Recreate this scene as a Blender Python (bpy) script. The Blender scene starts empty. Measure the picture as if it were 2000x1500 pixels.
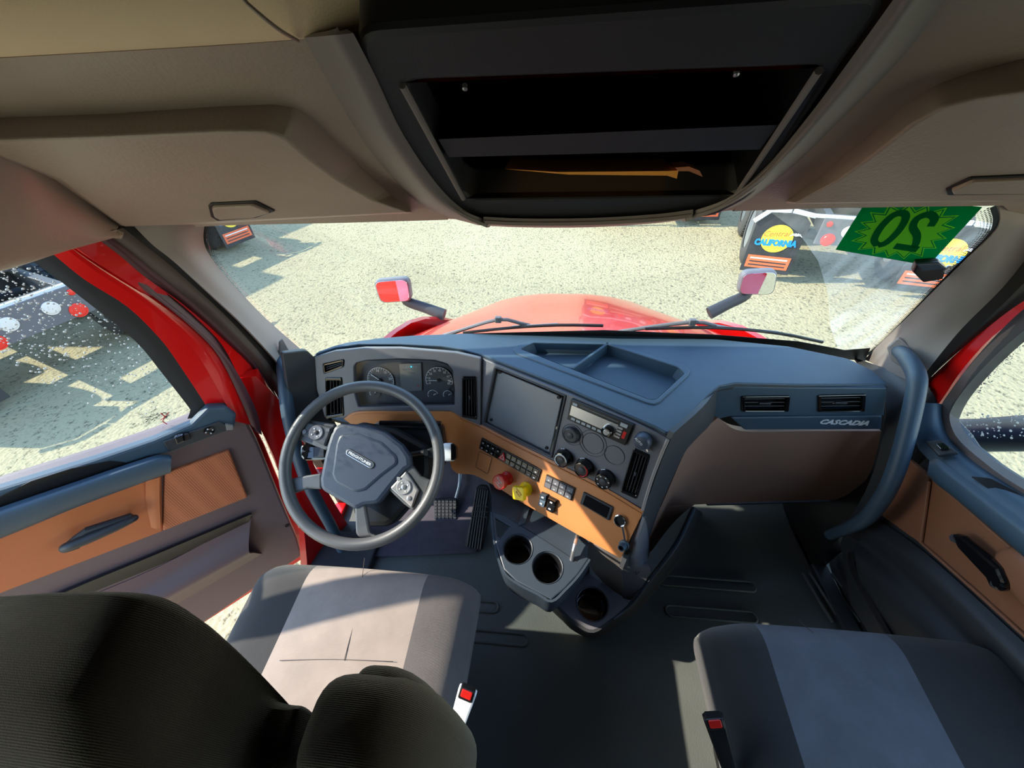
import bpy, bmesh, math, random
from mathutils import Vector as V, Matrix
import numpy as np
rnd = random.Random(7)
scene = bpy.context.scene
col = scene.collection
# ------------------------------------------------------------------ camera
FPX = 740.0
_F = np.array([90, 643, 740.]); _F /= np.linalg.norm(_F)
_X = np.array([1, -.03, -.096]); _X -= _F*_X.dot(_F); _X /= np.linalg.norm(_X)
_Z = np.cross(_X, _F)
if _Z[1] < 0: _Z = -_Z
MC = np.array([_X, _F, _Z]).T
CAM = V((-.06, 0, 1.48))
cd = bpy.data.cameras.new('camera'); cam = bpy.data.objects.new('camera', cd); col.objects.link(cam)
cd.sensor_width = 36; cd.sensor_fit = 'HORIZONTAL'; cd.lens = FPX/2000*36; cd.clip_start = .01; cd.clip_end = 500
_r, _u, _f = MC[0], MC[1], MC[2]
cam.matrix_world = Matrix(((_r[0], _u[0], -_f[0], CAM.x), (_r[1], _u[1], -_f[1], CAM.y), (_r[2], _u[2], -_f[2], CAM.z), (0, 0, 0, 1)))
scene.camera = cam
# ------------------------------------------------------------------ world, sun, exposure
SUN_FROM = V((-1, -.035, .737)).normalized()
w = bpy.data.worlds.new('world'); scene.world = w; w.use_nodes = True
nt = w.node_tree; bg = nt.nodes['Background']
sky = nt.nodes.new('ShaderNodeTexSky'); sky.sky_type = 'NISHITA'; sky.sun_disc = False
sky.sun_elevation = math.asin(SUN_FROM.z); sky.sun_rotation = math.atan2(SUN_FROM.x, SUN_FROM.y)
sky.air_density = 1.3; sky.dust_density = .3; sky.ozone_density = 2.5
nt.links.new(sky.outputs[0], bg.inputs[0]); bg.inputs[1].default_value = .40
sd = bpy.data.lights.new('sun', 'SUN'); sd.energy = 5.5; sd.angle = math.radians(.6); sd.color = (1, .90, .74)
sun = bpy.data.objects.new('sun', sd); col.objects.link(sun)
sun.rotation_euler = SUN_FROM.to_track_quat('Z', 'Y').to_euler()
scene.view_settings.view_transform = 'Standard'; scene.view_settings.look = 'None'
scene.view_settings.exposure = 0.95; scene.view_settings.gamma = 1.0
scene.view_settings.use_curve_mapping = False
scene.cycles.max_bounces = 10; scene.cycles.transparent_max_bounces = 16
scene.cycles.use_denoising = True

# ------------------------------------------------------------------ helpers: rays and planes
def ray(px, py):
    d = MC.T @ np.array([(px-1000)/FPX, -(py-750)/FPX, 1.]); return V(d)
def PX(px, py, x): r = ray(px, py); return CAM + r*((x-CAM.x)/r.x)
def PY(px, py, y): r = ray(px, py); return CAM + r*((y-CAM.y)/r.y)
def PZ(px, py, z): r = ray(px, py); return CAM + r*((z-CAM.z)/r.z)
class Plane:
    def __init__(s, p, n, up=(0, 0, 1)):
        s.p = V(p); s.n = V(n).normalized(); up = V(up)
        s.v = (up - s.n*up.dot(s.n)).normalized(); s.u = s.v.cross(s.n)
    def off(s, d): q = Plane(s.p + s.n*d, s.n); q.u, q.v = s.u, s.v; return q
    def at(s, px, py): r = ray(px, py); return CAM + r*((s.p-CAM).dot(s.n)/r.dot(s.n))
    def uv(s, w): d = w - s.p; return (d.dot(s.u), d.dot(s.v))
    def pt(s, u, v, d=0): return s.p + s.u*u + s.v*v + s.n*d
# ------------------------------------------------------------------ materials
def lin(c):
    c = c/255.; return c/12.92 if c <= .04045 else ((c+.055)/1.055)**2.4
def rgb(r, g, b): return (lin(r), lin(g), lin(b), 1)
def mat(name, c, rough=.5, metal=0, bump=None, var=None, spec=.5, coat=0, fabric=None, sheen=0):
    m = bpy.data.materials.new(name); m.use_nodes = True; n = m.node_tree; b = n.nodes['Principled BSDF']
    b.inputs['Base Color'].default_value = c; b.inputs['Roughness'].default_value = rough
    b.inputs['Metallic'].default_value = metal; b.inputs['Specular IOR Level'].default_value = spec
    b.inputs['Coat Weight'].default_value = coat; b.inputs['Sheen Weight'].default_value = sheen
    tc = n.nodes.new('ShaderNodeTexCoord')
    if var:
        ns = n.nodes.new('ShaderNodeTexNoise'); ns.inputs['Scale'].default_value = var[0]; ns.inputs['Detail'].default_value = 5
        mp = n.nodes.new('ShaderNodeMapRange'); mp.inputs[1].default_value = .3; mp.inputs[2].default_value = .7
        mp.inputs[3].default_value = 1-var[1]; mp.inputs[4].default_value = 1+var[1]
        mx = n.nodes.new('ShaderNodeVectorMath'); mx.operation = 'SCALE'; mx.inputs[0].default_value = c[:3]
        n.links.new(tc.outputs['Object'], ns.inputs[0]); n.links.new(ns.outputs[0], mp.inputs[0])
        n.links.new(mp.outputs[0], mx.inputs['Scale']); n.links.new(mx.outputs[0], b.inputs['Base Color'])
    if bump or fabric:
        bp = n.nodes.new('ShaderNodeBump'); n.links.new(bp.outputs[0], b.inputs['Normal'])
        if fabric:
            wv = n.nodes.new('ShaderNodeTexWave'); wv.bands_direction = fabric[2]; wv.inputs['Scale'].default_value = fabric[0]
            wv.inputs['Distortion'].default_value = 2.5; wv.inputs['Detail'].default_value = 3; wv.inputs['Detail Scale'].default_value = 4
            n.links.new(tc.outputs['Object'], wv.inputs[0]); n.links.new(wv.outputs[1], bp.inputs['Height'])
            bp.inputs['Strength'].default_value = fabric[1]; bp.inputs['Distance'].default_value = .001
        else:
            ns = n.nodes.new('ShaderNodeTexNoise'); ns.inputs['Scale'].default_value = bump[0]; ns.inputs['Detail'].default_value = 2
            n.links.new(tc.outputs['Object'], ns.inputs[0]); n.links.new(ns.outputs[0], bp.inputs['Height'])
            bp.inputs['Strength'].default_value = bump[1]; bp.inputs['Distance'].default_value = bump[2] if len(bump) > 2 else .001
    return m
def glass(name, tint=(1, 1, 1, 1), refl=.08, rough=.0):
    m = bpy.data.materials.new(name); m.use_nodes = True; n = m.node_tree; n.nodes.clear()
    o = n.nodes.new('ShaderNodeOutputMaterial'); t = n.nodes.new('ShaderNodeBsdfTransparent'); t.inputs[0].default_value = tint
    g = n.nodes.new('ShaderNodeBsdfGlossy'); g.inputs['Roughness'].default_value = rough
    fr = n.nodes.new('ShaderNodeFresnel'); fr.inputs[0].default_value = 1.25
    ml = n.nodes.new('ShaderNodeMath'); ml.operation = 'MULTIPLY'; ml.inputs[1].default_value = refl*10; ml.use_clamp = True
    mx = n.nodes.new('ShaderNodeMixShader')
    n.links.new(fr.outputs[0], ml.inputs[0]); n.links.new(ml.outputs[0], mx.inputs[0])
    n.links.new(t.outputs[0], mx.inputs[1]); n.links.new(g.outputs[0], mx.inputs[2]); n.links.new(mx.outputs[0], o.inputs[0])
    return m
def vinyl(name, c):
    m = bpy.data.materials.new(name); m.use_nodes = True; n = m.node_tree; n.nodes.clear(); o = n.nodes.new('ShaderNodeOutputMaterial')
    d = n.nodes.new('ShaderNodeBsdfDiffuse'); t = n.nodes.new('ShaderNodeBsdfTranslucent'); x = n.nodes.new('ShaderNodeMixShader'); x.inputs[0].default_value = .6
    d.inputs[0].default_value = c; t.inputs[0].default_value = c
    n.links.new(d.outputs[0], x.inputs[1]); n.links.new(t.outputs[0], x.inputs[2]); n.links.new(x.outputs[0], o.inputs[0]); return m
def emit(name, c, s):
    m = bpy.data.materials.new(name); m.use_nodes = True; b = m.node_tree.nodes['Principled BSDF']
    b.inputs['Base Color'].default_value = c; b.inputs['Emission Color'].default_value = c; b.inputs['Emission Strength'].default_value = s; b.inputs['Roughness'].default_value = .2
    return m
GR = (420, .35, .0006)
M = dict(
 dash=mat('dash_plastic', rgb(56, 76, 92), .48, bump=GR, var=(9, .06)),  # grey plastic, its base colour tinted blue to carry the sky's reflection
 fascia=mat('fascia_plastic', rgb(96, 96, 102), .45, bump=GR),
 dark=mat('dark_plastic', rgb(50, 52, 56), .5, bump=GR),
 black=mat('black_plastic', rgb(20, 20, 22), .4),
 gloss=mat('gloss_black', rgb(16, 16, 18), .12, coat=.5),
 rubber=mat('black_rubber', rgb(26, 25, 27), .7),
 pillar=mat('pillar_plastic', rgb(135, 128, 124), .55, bump=GR),
 over=mat('overhead_plastic', rgb(172, 156, 142), .42, bump=(230, .5, .0012), var=(6, .05)),
 beige=mat('beige_headliner', rgb(240, 216, 178), .7, bump=(500, .4), var=(4, .05)),
 tan=mat('tan_trim', rgb(186, 118, 66), .5, bump=GR, var=(5, .05)),
 tan2=mat('brown_glovebox', rgb(140, 106, 88), .55, bump=GR, var=(5, .05)),
 tan3=mat('shaded_door_trim', rgb(142, 92, 66), .5, bump=GR),  # door tan in a darker copy, carrying the shade on the passenger door
 pod=mat('silver_button_plastic', rgb(150, 147, 146), .4, metal=.2),
 lining=mat('dark_sleeper_lining', rgb(62, 56, 50), .8),
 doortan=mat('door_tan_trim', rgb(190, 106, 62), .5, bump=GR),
 doordark=mat('door_plastic_red_bounce', rgb(106, 88, 90), .5, bump=GR),  # dark grey plastic warmed in colour for light bounced off the red paint
 red=mat('red_paint', rgb(205, 12, 10), .22, coat=.6),
 darkred=mat('dark_red_seal', rgb(70, 34, 42), .5),
 seal=mat('brown_grey_seal', rgb(92, 80, 78), .7),
 wheelgrey=mat('wheel_urethane', rgb(78, 79, 80), .42, bump=GR),
 hub=mat('airbag_cover', rgb(50, 59, 74), .45, bump=GR),
 silver=mat('satin_silver', rgb(190, 190, 192), .3, metal=.8),
 chrome=mat('chrome', rgb(225, 228, 230), .1, metal=1),
 mirror=mat('mirror_glass', rgb(225, 228, 228), .02, metal=1),
 white=mat('white_print', rgb(225, 225, 225), .5),
 grey=mat('grey_print', rgb(150, 155, 160), .5),
 redp=mat('red_plastic', rgb(190, 30, 26), .35, var=(60, .15)),
 yellow=mat('yellow_plastic', rgb(245, 205, 0), .35),
 orange=mat('orange_marker', rgb(230, 90, 20), .4),
 screen=mat('screen_cover', rgb(112, 116, 122), .35, bump=GR),
 floor=mat('rubber_floor_mat', rgb(84, 88, 86), .55, bump=(260, .6, .0012), var=(5, .10)),
 carpet=mat('dark_carpet', rgb(70, 66, 76), .9, bump=(500, .7, .002), var=(30, .15)),
 seatdark=mat('black_velour', rgb(23, 23, 25), .9, fabric=(330, .5, 'Y'), var=(14, .2), sheen=.3),
 seatside=mat('charcoal_velour', rgb(92, 86, 84), .9, fabric=(260, .5, 'X'), var=(14, .12), sheen=.3),
 seatlight=mat('grey_knit', rgb(160, 146, 136), .9, fabric=(260, .6, 'Y'), var=(18, .10), sheen=.2),
 seatgrey=mat('blue_grey_knit', rgb(98, 101, 110), .9, fabric=(260, .7, 'Y'), var=(16, .16), sheen=.2),
 stitch=mat('stitching', rgb(70, 66, 66), .8),
 glassw=glass('windshield_glass', (.93, .96, .95, 1), .012),
 glassd=glass('door_glass', (.90, .94, .94, 1), .02),
 clear=glass('gauge_lens', (.95, .96, .97, 1), .05),
 gauge=mat('gauge_face', rgb(70, 70, 74), .5),
 lcd=emit('lcd_screen', rgb(78, 86, 92), .12), cyan=emit('cyan_icon', rgb(60, 190, 210), .6),
 green=vinyl('dark_green_vinyl', rgb(10, 150, 92)), lime=vinyl('lime_green_vinyl', rgb(128, 245, 70)), green2=vinyl('green_print', rgb(4, 118, 62)),
 console=mat('console_plastic', rgb(50, 60, 70), .4, bump=GR),
 tyre=mat('tyre_rubber', rgb(62, 62, 62), .85, bump=(30, .6, .01)),
 frame=mat('truck_frame_paint', rgb(52, 54, 58), .5, var=(8, .3)),
 steel=mat('galvanised_steel', rgb(150, 158, 165), .35, metal=.6, var=(5, .2)),
 lampred=mat('tail_lamp_red', rgb(225, 50, 40), .3), lampwhite=mat('tail_lamp_clear', rgb(215, 210, 205), .3),
 sunyel=mat('decal_yellow', rgb(250, 215, 70), .6), decblue=mat('decal_blue', rgb(30, 140, 220), .6),
 decorange=mat('decal_orange', rgb(232, 110, 70), .6), decwhite=mat('decal_white', rgb(225, 230, 235), .6),
 manila=mat('manila_paper', rgb(250, 170, 60), .7), drop=mat('water_drop', rgb(210, 215, 215), .1, spec=.8),
 whitepaint=mat('white_truck_paint', rgb(200, 205, 208), .4),
 sidemirror=mat('mirror_housing', rgb(34, 46, 66), .35),
)
def ground_mat():
    m = bpy.data.materials.new('gravel'); m.use_nodes = True; n = m.node_tree; b = n.nodes['Principled BSDF']; b.inputs['Roughness'].default_value = .95
    b.inputs['Specular IOR Level'].default_value = .1
    tc = n.nodes.new('ShaderNodeTexCoord'); L = n.links.new
    vo = n.nodes.new('ShaderNodeTexVoronoi'); vo.inputs['Scale'].default_value = 26
    n1 = n.nodes.new('ShaderNodeTexNoise'); n1.inputs['Scale'].default_value = 22; n1.inputs['Detail'].default_value = 8; n1.inputs['Roughness'].default_value = .75
    n2 = n.nodes.new('ShaderNodeTexNoise'); n2.inputs['Scale'].default_value = .5; n2.inputs['Detail'].default_value = 4
    for q in (vo, n1, n2): L(tc.outputs['Object'], q.inputs['Vector'])
    r1 = n.nodes.new('ShaderNodeValToRGB'); r1.color_ramp.elements[0].position = .36; r1.color_ramp.elements[0].color = rgb(84, 80, 68); r1.color_ramp.elements[1].position = .47; r1.color_ramp.elements[1].color = rgb(166, 157, 128)
    L(n1.outputs[0], r1.inputs[0])
    r2 = n.nodes.new('ShaderNodeValToRGB'); r2.color_ramp.elements[0].position = .3; r2.color_ramp.elements[0].color = (.88, .87, .84, 1); r2.color_ramp.elements[1].position = .65; r2.color_ramp.elements[1].color = (1.0, 1.0, .97, 1)
    L(n2.outputs[0], r2.inputs[0])
    mx = n.nodes.new('ShaderNodeMix'); mx.data_type = 'RGBA'; mx.blend_type = 'MULTIPLY'; mx.inputs[0].default_value = 1
    L(r1.outputs[0], mx.inputs[6]); L(r2.outputs[0], mx.inputs[7]); L(mx.outputs[2], b.inputs['Base Color'])
    ad = n.nodes.new('ShaderNodeMath'); ad.operation = 'ADD'; L(vo.outputs[0], ad.inputs[0]); L(n1.outputs[0], ad.inputs[1])
    bp = n.nodes.new('ShaderNodeBump'); bp.inputs['Strength'].default_value = .55; bp.inputs['Distance'].default_value = .02
    L(ad.outputs[0], bp.inputs['Height']); L(bp.outputs[0], b.inputs['Normal'])
    return m
M['gravel'] = ground_mat()
def grille_mat():
    m = mat('perforated_tan_grille', rgb(196, 112, 74), .5); n = m.node_tree; b = n.nodes['Principled BSDF']; L = n.links.new
    tc = n.nodes.new('ShaderNodeTexCoord'); vo = n.nodes.new('ShaderNodeTexVoronoi'); vo.inputs['Scale'].default_value = 260; vo.inputs['Randomness'].default_value = 0
    L(tc.outputs['Object'], vo.inputs['Vector']); r = n.nodes.new('ShaderNodeValToRGB')
    r.color_ramp.elements[0].position = .25; r.color_ramp.elements[0].color = rgb(110, 55, 36); r.color_ramp.elements[1].position = .42; r.color_ramp.elements[1].color = rgb(200, 116, 76)
    L(vo.outputs['Distance'], r.inputs[0]); L(r.outputs[0], b.inputs['Base Color']); return m
M['grille'] = grille_mat()

# ------------------------------------------------------------------ helpers: objects
def wloc(o):
    l = V((0, 0, 0))
    while o is not None: l += o.location; o = o.parent
    return l
def mk(name, verts, faces, m, parent=None, ang=35, smooth=True):
    me = bpy.data.meshes.new(name)
    L = wloc(parent) if parent else V((0, 0, 0))
    me.from_pydata([tuple(V(v)-L) for v in verts], [], faces); me.validate()
    bm = bmesh.new(); bm.from_mesh(me); bmesh.ops.recalc_face_normals(bm, faces=bm.faces); bm.to_mesh(me); bm.free()
    if smooth: me.shade_smooth(); me.set_sharp_from_angle(angle=math.radians(ang))
    me.materials.append(M[m] if isinstance(m, str) else m)
    o = bpy.data.objects.new(name, me); col.objects.link(o); o.parent = parent
    return o
def thing(name, label, cat, loc, group=None):
    o = bpy.data.objects.new(name, None); col.objects.link(o); o.location = loc; o.empty_display_size = .05
    o['label'] = label; o['category'] = cat
    if group: o['group'] = group
    return o
def tag(o, label, cat, group=None):
    o['label'] = label; o['category'] = cat
    if group: o['group'] = group
    return o
def struct(o): o['kind'] = 'structure'; return o
class B:                      # collects world-space geometry
    def __init__(s, a=None): s.v = []; s.f = []; s.a = a
    def add(s, vs, fs):
        k = len(s.v); s.v += [V(v) for v in vs]; s.f += [tuple(i+k for i in f) for f in fs]; return s
    def make(s, name, m, parent=None, ang=35, smooth=True): return mk(name, s.v, s.f, m, parent, s.a or ang, smooth)
def cr(pts, n):               # catmull-rom through points
    pts = [V(p) for p in pts]
    if len(pts) < 3 or n <= 1:
        if n <= 1: return pts
        return [pts[0].lerp(pts[1], i/n) for i in range(n)] + [pts[1]]
    out = []
    for i in range(len(pts)-1):
        p1, p2 = pts[i], pts[i+1]
        p0 = pts[i-1] if i else p1*2-p2; p3 = pts[i+2] if i+2 < len(pts) else p2*2-p1
        for k in range(n):
            t = k/n
            out.append(.5*((2*p1)+(p2-p0)*t+(2*p0-5*p1+4*p2-p3)*t*t+(3*p1-p0-3*p2+p3)*t**3))
    out.append(pts[-1]); return out
def grid(rows, n=4, m=4, thick=.012, toward=None):   # smooth sheet through rows of points, given real thickness away from the camera side
    R = [cr(r, m) for r in rows]
    Cn = [cr([r[j] for r in R], n) for j in range(len(R[0]))]
    nr, nc = len(Cn[0]), len(Cn)
    P = [[Cn[j][i] for j in range(nc)] for i in range(nr)]
    vs = [p for r in P for p in r]; fs = []
    idx = lambda i, j: i*nc+j
    nrm = []
    for i in range(nr):
        for j in range(nc):
            a = P[min(i+1, nr-1)][j]-P[max(i-1, 0)][j]; b = P[i][min(j+1, nc-1)]-P[i][max(j-1, 0)]
            q = a.cross(b); q = q.normalized() if q.length > 1e-9 else V((0, 0, 1)); nrm.append(q)
    ref = toward or CAM; k0 = len(nrm)//2
    s = 1 if nrm[k0].dot(V(ref)-vs[k0]) > 0 else -1
    back = [v-q*s*thick for v, q in zip(vs, nrm)]
    N = len(vs)
    for i in range(nr-1):
        for j in range(nc-1):
            fs.append((idx(i, j), idx(i, j+1), idx(i+1, j+1), idx(i+1, j)))
            fs.append((N+idx(i, j), N+idx(i+1, j), N+idx(i+1, j+1), N+idx(i, j+1)))
    for j in range(nc-1):
        fs.append((idx(0, j), N+idx(0, j), N+idx(0, j+1), idx(0, j+1))); fs.append((idx(nr-1, j), idx(nr-1, j+1), N+idx(nr-1, j+1), N+idx(nr-1, j)))
    for i in range(nr-1):
        fs.append((idx(i, 0), idx(i+1, 0), N+idx(i+1, 0), N+idx(i, 0))); fs.append((idx(i, nc-1), N+idx(i, nc-1), N+idx(i+1, nc-1), idx(i+1, nc-1)))
    return B().add(vs+back, fs)
def curve_mesh(loops, thick, bevel, bres=2):   # plate with holes and a rounded edge, centred on z = 0
    from mathutils.geometry import tessellate_polygon
    def area(l): return sum(l[i-1][0]*l[i][1]-l[i][0]*l[i-1][1] for i in range(len(l)))/2
    L = []
    for k, lp in enumerate(loops):
        q = []
        for p in lp:
            if not q or math.hypot(p[0]-q[-1][0], p[1]-q[-1][1]) > 1e-5: q.append((p[0], p[1]))
        if math.hypot(q[0][0]-q[-1][0], q[0][1]-q[-1][1]) < 1e-5: q.pop()
        if (area(q) > 0) != (k == 0): q.reverse()
        L.append(q)
    def inset(l, d):
        o = []; N = len(l)
        for i in range(N):
            a, b, c = l[i-1], l[i], l[(i+1) % N]
            d1 = (b[0]-a[0], b[1]-a[1]); d2 = (c[0]-b[0], c[1]-b[1]); n1 = math.hypot(*d1); n2 = math.hypot(*d2)
            x, y = -d1[1]/n1-d2[1]/n2, d1[0]/n1+d2[0]/n2; m = math.hypot(x, y)
            if m < .3: x, y, m = -d1[1]/n1, d1[0]/n1, 1.0; f = d
            else: f = d*min(2/m, 1.6)
            o.append((b[0]+x/m*f, b[1]+y/m*f))
        return o
    h = thick/2
    for bv in (bevel, bevel*.5, bevel*.2, 0):
        I2 = [inset(l, bv) for l in L]
        if all(area(a)*area(b) > 0 and (area(b)/area(a) > .45) for a, b in zip(L, I2)): break
    I1 = [inset(l, bv*.29) for l in L]
    rings = [(I2, h), (I1, h-bv*.29), (L, h-bv), (L, -h+bv), (I1, -h+bv*.29), (I2, -h)] if bv > 0 else [(L, h), (L, -h)]
    vs = []; st = []
    for ls, z in rings:
        st.append([])
        for l in ls: st[-1].append(len(vs)); vs += [V((p[0], p[1], z)) for p in l]
    fs = []
    for r_ in range(len(rings)-1):
        for k, l in enumerate(L):
            n_ = len(l); a, b = st[r_][k], st[r_+1][k]
            fs += [(a+i, b+i, b+(i+1) % n_, a+(i+1) % n_) for i in range(n_)]
    tri = tessellate_polygon([[V((p[0], p[1], 0)) for p in l] for l in rings[0][0]])
    nt_ = sum(len(l) for l in L); last = st[-1][0]
    for t in tri: fs.append(tuple(t)); fs.append(tuple(last+i for i in reversed(t)))
    return vs, fs
def rnd2(lp, r, n=5):         # round polygon corners
    if r <= 0: return lp
    out = []; N = len(lp)
    for i in range(N):
        a, b, c = V(lp[i-1]), V(lp[i]), V(lp[(i+1) % N])
        d1, d2 = (a-b), (c-b); k = min(r, d1.length*.45, d2.length*.45)
        if d1.length < 1e-6 or d2.length < 1e-6: out.append(tuple(b)); continue
        if d1.angle(d2) > 2.6: out.append(tuple(b)); continue
        p, q = b+d1.normalized()*k, b+d2.normalized()*k
        for j in range(n+1):
            t = j/n; out.append(tuple(p*(1-t)**2+b*2*t*(1-t)+q*t*t))
    return out
def slab2(pl, loops, thick, bevel=.0015, r=0, front=0.):   # outline in plane uv; front face lies FRONT above the plane
    loops = [rnd2(l, r) for l in loops]
    vs, fs = curve_mesh(loops, thick, min(bevel, thick*.45))
    return B(21).add([pl.pt(v.x, v.y, v.z - thick/2 + front) for v in vs], fs)
def slab(pl, px, thick, bevel=.0015, r=0, front=0., holes=()):
    q = pl.off(front) if front else pl
    return slab2(q, [[q.uv(q.at(*p)) for p in px]]+[[q.uv(q.at(*p)) for p in h] for h in holes], thick, bevel, r, 0)
def rect(cx, cy, w, h, a=0):
    c, s = math.cos(a), math.sin(a)
    return [(cx+x*c-y*s, cy+x*s+y*c) for x, y in ((-w/2, -h/2), (w/2, -h/2), (w/2, h/2), (-w/2, h/2))]
def circ(cx, cy, r, n=28): return [(cx+r*math.cos(2*math.pi*i/n), cy+r*math.sin(2*math.pi*i/n)) for i in range(n)]
def basis(n):
    n = V(n).normalized(); a = V((1, 0, 0)) if abs(n.x) < .8 else V((0, 1, 0)); u = n.cross(a).normalized(); return u, n.cross(u), n
def lathe(c, ax, prof, n=28, cap=True):   # prof: (radius, height)
    u, v, k = basis(ax); c = V(c); vs = []; fs = []
    for r, h in prof:
        for i in range(n):
            a = 2*math.pi*i/n; vs.append(c+u*r*math.cos(a)+v*r*math.sin(a)+k*h)
    for j in range(len(prof)-1):
        for i in range(n): fs.append((j*n+i, j*n+(i+1) % n, (j+1)*n+(i+1) % n, (j+1)*n+i))
    if cap: fs.append(tuple(range(n))); fs.append(tuple(range((len(prof)-1)*n, len(prof)*n)))
    return B().add(vs, fs)
def tube(pts, rad, n=14, sub=5, flat=1.0, up=None):
    P = cr(pts, sub) if sub > 1 else [V(p) for p in pts]
    K = len(P); rs = rad if isinstance(rad, (list, tuple)) else [rad]*len(pts)
    R = [float(np.interp(i/(K-1)*(len(pts)-1), range(len(pts)), rs)) for i in range(K)]
    vs = []; fs = []; pu = None
    for i in range(K):
        t = (P[min(i+1, K-1)]-P[max(i-1, 0)]).normalized()
        if pu is None:
            a = V(up) if up else (V((0, 0, 1)) if abs(t.z) < .9 else V((1, 0, 0))); pu = (a-t*a.dot(t)).normalized()
        else: pu = (pu-t*pu.dot(t)).normalized()
        pv = t.cross(pu)
        for k in range(n):
            a = 2*math.pi*k/n; vs.append(P[i]+pu*R[i]*flat*math.cos(a)+pv*R[i]*math.sin(a))
    for i in range(K-1):
        for k in range(n): fs.append((i*n+k, i*n+(k+1) % n, (i+1)*n+(k+1) % n, (i+1)*n+k))
    fs.append(tuple(range(n))); fs.append(tuple(range((K-1)*n, K*n)))
    return B().add(vs, fs)
def box(c, sx, sy, sz, ax=None, bev=0):   # ax = (u, v, n)
    u, v, k = [V(a) for a in (ax or ((1, 0, 0), (0, 1, 0), (0, 0, 1)))]; c = V(c)
    if bev <= 0:
        vs = [c+u*x*sx/2+v*y*sy/2+k*z*sz/2 for z in (-1, 1) for x, y in ((-1, -1), (1, -1), (1, 1), (-1, 1))]
        return B().add(vs, [(0, 3, 2, 1), (4, 5, 6, 7), (0, 1, 5, 4), (1, 2, 6, 5), (2, 3, 7, 6), (3, 0, 4, 7)])
    vs, fs = curve_mesh([rnd2(rect(0, 0, sx, sy), bev)], sz, min(bev*.6, sz*.4))
    return B(21).add([c+u*p.x+v*p.y+k*p.z for p in vs], fs)
def pbox(pl, u, v, w, h, t, front, bev=.001): return box(pl.pt(u, v, front-t/2), w, h, t, (pl.u, pl.v, pl.n), bev)
def join(*bs):
    r = B()
    for b in bs: r.add(b.v, b.f)
    return r
def text(s, pl, u, v, size, a=0, m='white', name='lettering', parent=None, depth=.0004, width=None, mirror=False, shear=0, lift=.0006, bold=0):
    cu = bpy.data.curves.new('t', 'FONT'); cu.body = s; cu.size = size; cu.align_x = 'CENTER'; cu.align_y = 'CENTER'; cu.extrude = depth; cu.shear = shear; cu.resolution_u = 2; cu.offset = bold
    o = bpy.data.objects.new('t', cu); me = bpy.data.meshes.new_from_object(o)
    vs = [x.co.copy() for x in me.vertices]; fs = [tuple(p.vertices) for p in me.polygons]
    bpy.data.objects.remove(o); bpy.data.curves.remove(cu); bpy.data.meshes.remove(me)
    if width and vs:
        w0 = max(x.x for x in vs)-min(x.x for x in vs); k = width/w0
        for x in vs: x.x *= k
    ca, sa = math.cos(a), math.sin(a); out = []
    for x in vs:
        X = -x.x if mirror else x.x
        out.append(pl.pt(u+X*ca-x.y*sa, v+X*sa+x.y*ca, lift+x.z))
    b = B().add(out, fs)
    return b.make(name, m, parent, smooth=False) if name else b
def band(A, Bq, thick=.012, n=3, bulge=0.):   # ribbon between two polylines of points, optional rounded crown
    rows = []
    for a, b in zip(A, Bq):
        a, b = V(a), V(b)
        if bulge:
            m_ = (a+b)/2; m_ = m_+(CAM-m_).normalized()*bulge; rows.append([a, m_, b])
        else: rows.append([a, b])
    return grid(rows, n, 4 if bulge else 1, thick)
# ================================================================== planes
WS = Plane((0, 1.0, .82), (0, -.894, -.447), up=(0, -.447, .894))
OH = Plane((0, .45, 1.5), (0, -.638, -.77), up=(0, -.77, .638))
DL = Plane((-.95, .69, 0), (.669, -.743, 0))
DR = Plane((.93, 0, 0), (-1, 0, 0))
PC = Plane((-.25, .88, .82), (-.49, -.82, .32))
CL = Plane((-.5, .87, .82), (0, -.9, .30))
GV = Plane((0, .785, .75), (0, -1, .06))
PO = Plane(PC.at(1072, 892), (-.46, -.76, .52))     # tan switch panel below the grey fascia
FL = Plane((0, 0, 0), (0, 0, 1), up=(0, 1, 0))
GND = -1.25
# ================================================================== ground and cab shell
g = box((0, 8, GND-.1), 90, 90, .2).make('ground', 'gravel', smooth=False); struct(g)
# floor with its upturned footwell
fl = thing('floor', 'grey rubber cab floor', 'floor', (0, 0, 0)); struct(fl); del fl['label'], fl['category']
grid([[(-.97, -1.5, 0), (0, -1.5, 0), (1.05, -1.5, 0)], [(-.97, .2, 0), (0, .2, 0), (1.05, .2, 0)], [(-.97, .88, 0), (0, .88, 0), (1.05, .88, 0)], [(-.97, 1.02, .10), (0, 1.02, .10), (1.05, 1.02, .10)], [(-.97, 1.08, .3), (0, 1.08, .3), (1.05, 1.08, .3)]], 5, 3, .05).make('floor_mat', 'floor', fl)
def ribloop(cx, cy, L, W, a=0, r=.004):
    pts = []
    for i in range(24):
        t = 2*math.pi*i/24; x = math.cos(t)*W/2+(L/2-W/2)*(1 if math.cos(t) > 0 else -1); y = math.sin(t)*W/2
        pts.append((cx+x*math.cos(a)-y*math.sin(a), cy+x*math.sin(a)+y*math.cos(a), .0005))
    return tube(pts+[pts[0]], r, 8, 1)
for p, L in (((930, 1183), .20), ((955, 1244), .30), ((1390, 1140), .34), ((1400, 1200), .3)):
    q = PZ(*p, 0); ribloop(q.x-.02, q.y, L, .035).make('rib', 'floor', fl)
cp = grid([[PZ(640, 1090, .012), PZ(930, 1078, .012)], [(-.80, .86, .012), (-.30, .86, .012)], [(-.80, .985, .10), (-.30, .985, .10)], [(-.80, 1.05, .3), (-.30, 1.05, .3)]], 5, 4, .008).make('driver_carpet', 'carpet', fl)
for i in range(6):
    q0 = PZ(1568+i*14, 1120, .008); q1 = PZ(1625+i*18, 1215, .008); tube([q0, q1], .005, 6, 1).make('rib', 'floor', fl)
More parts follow.
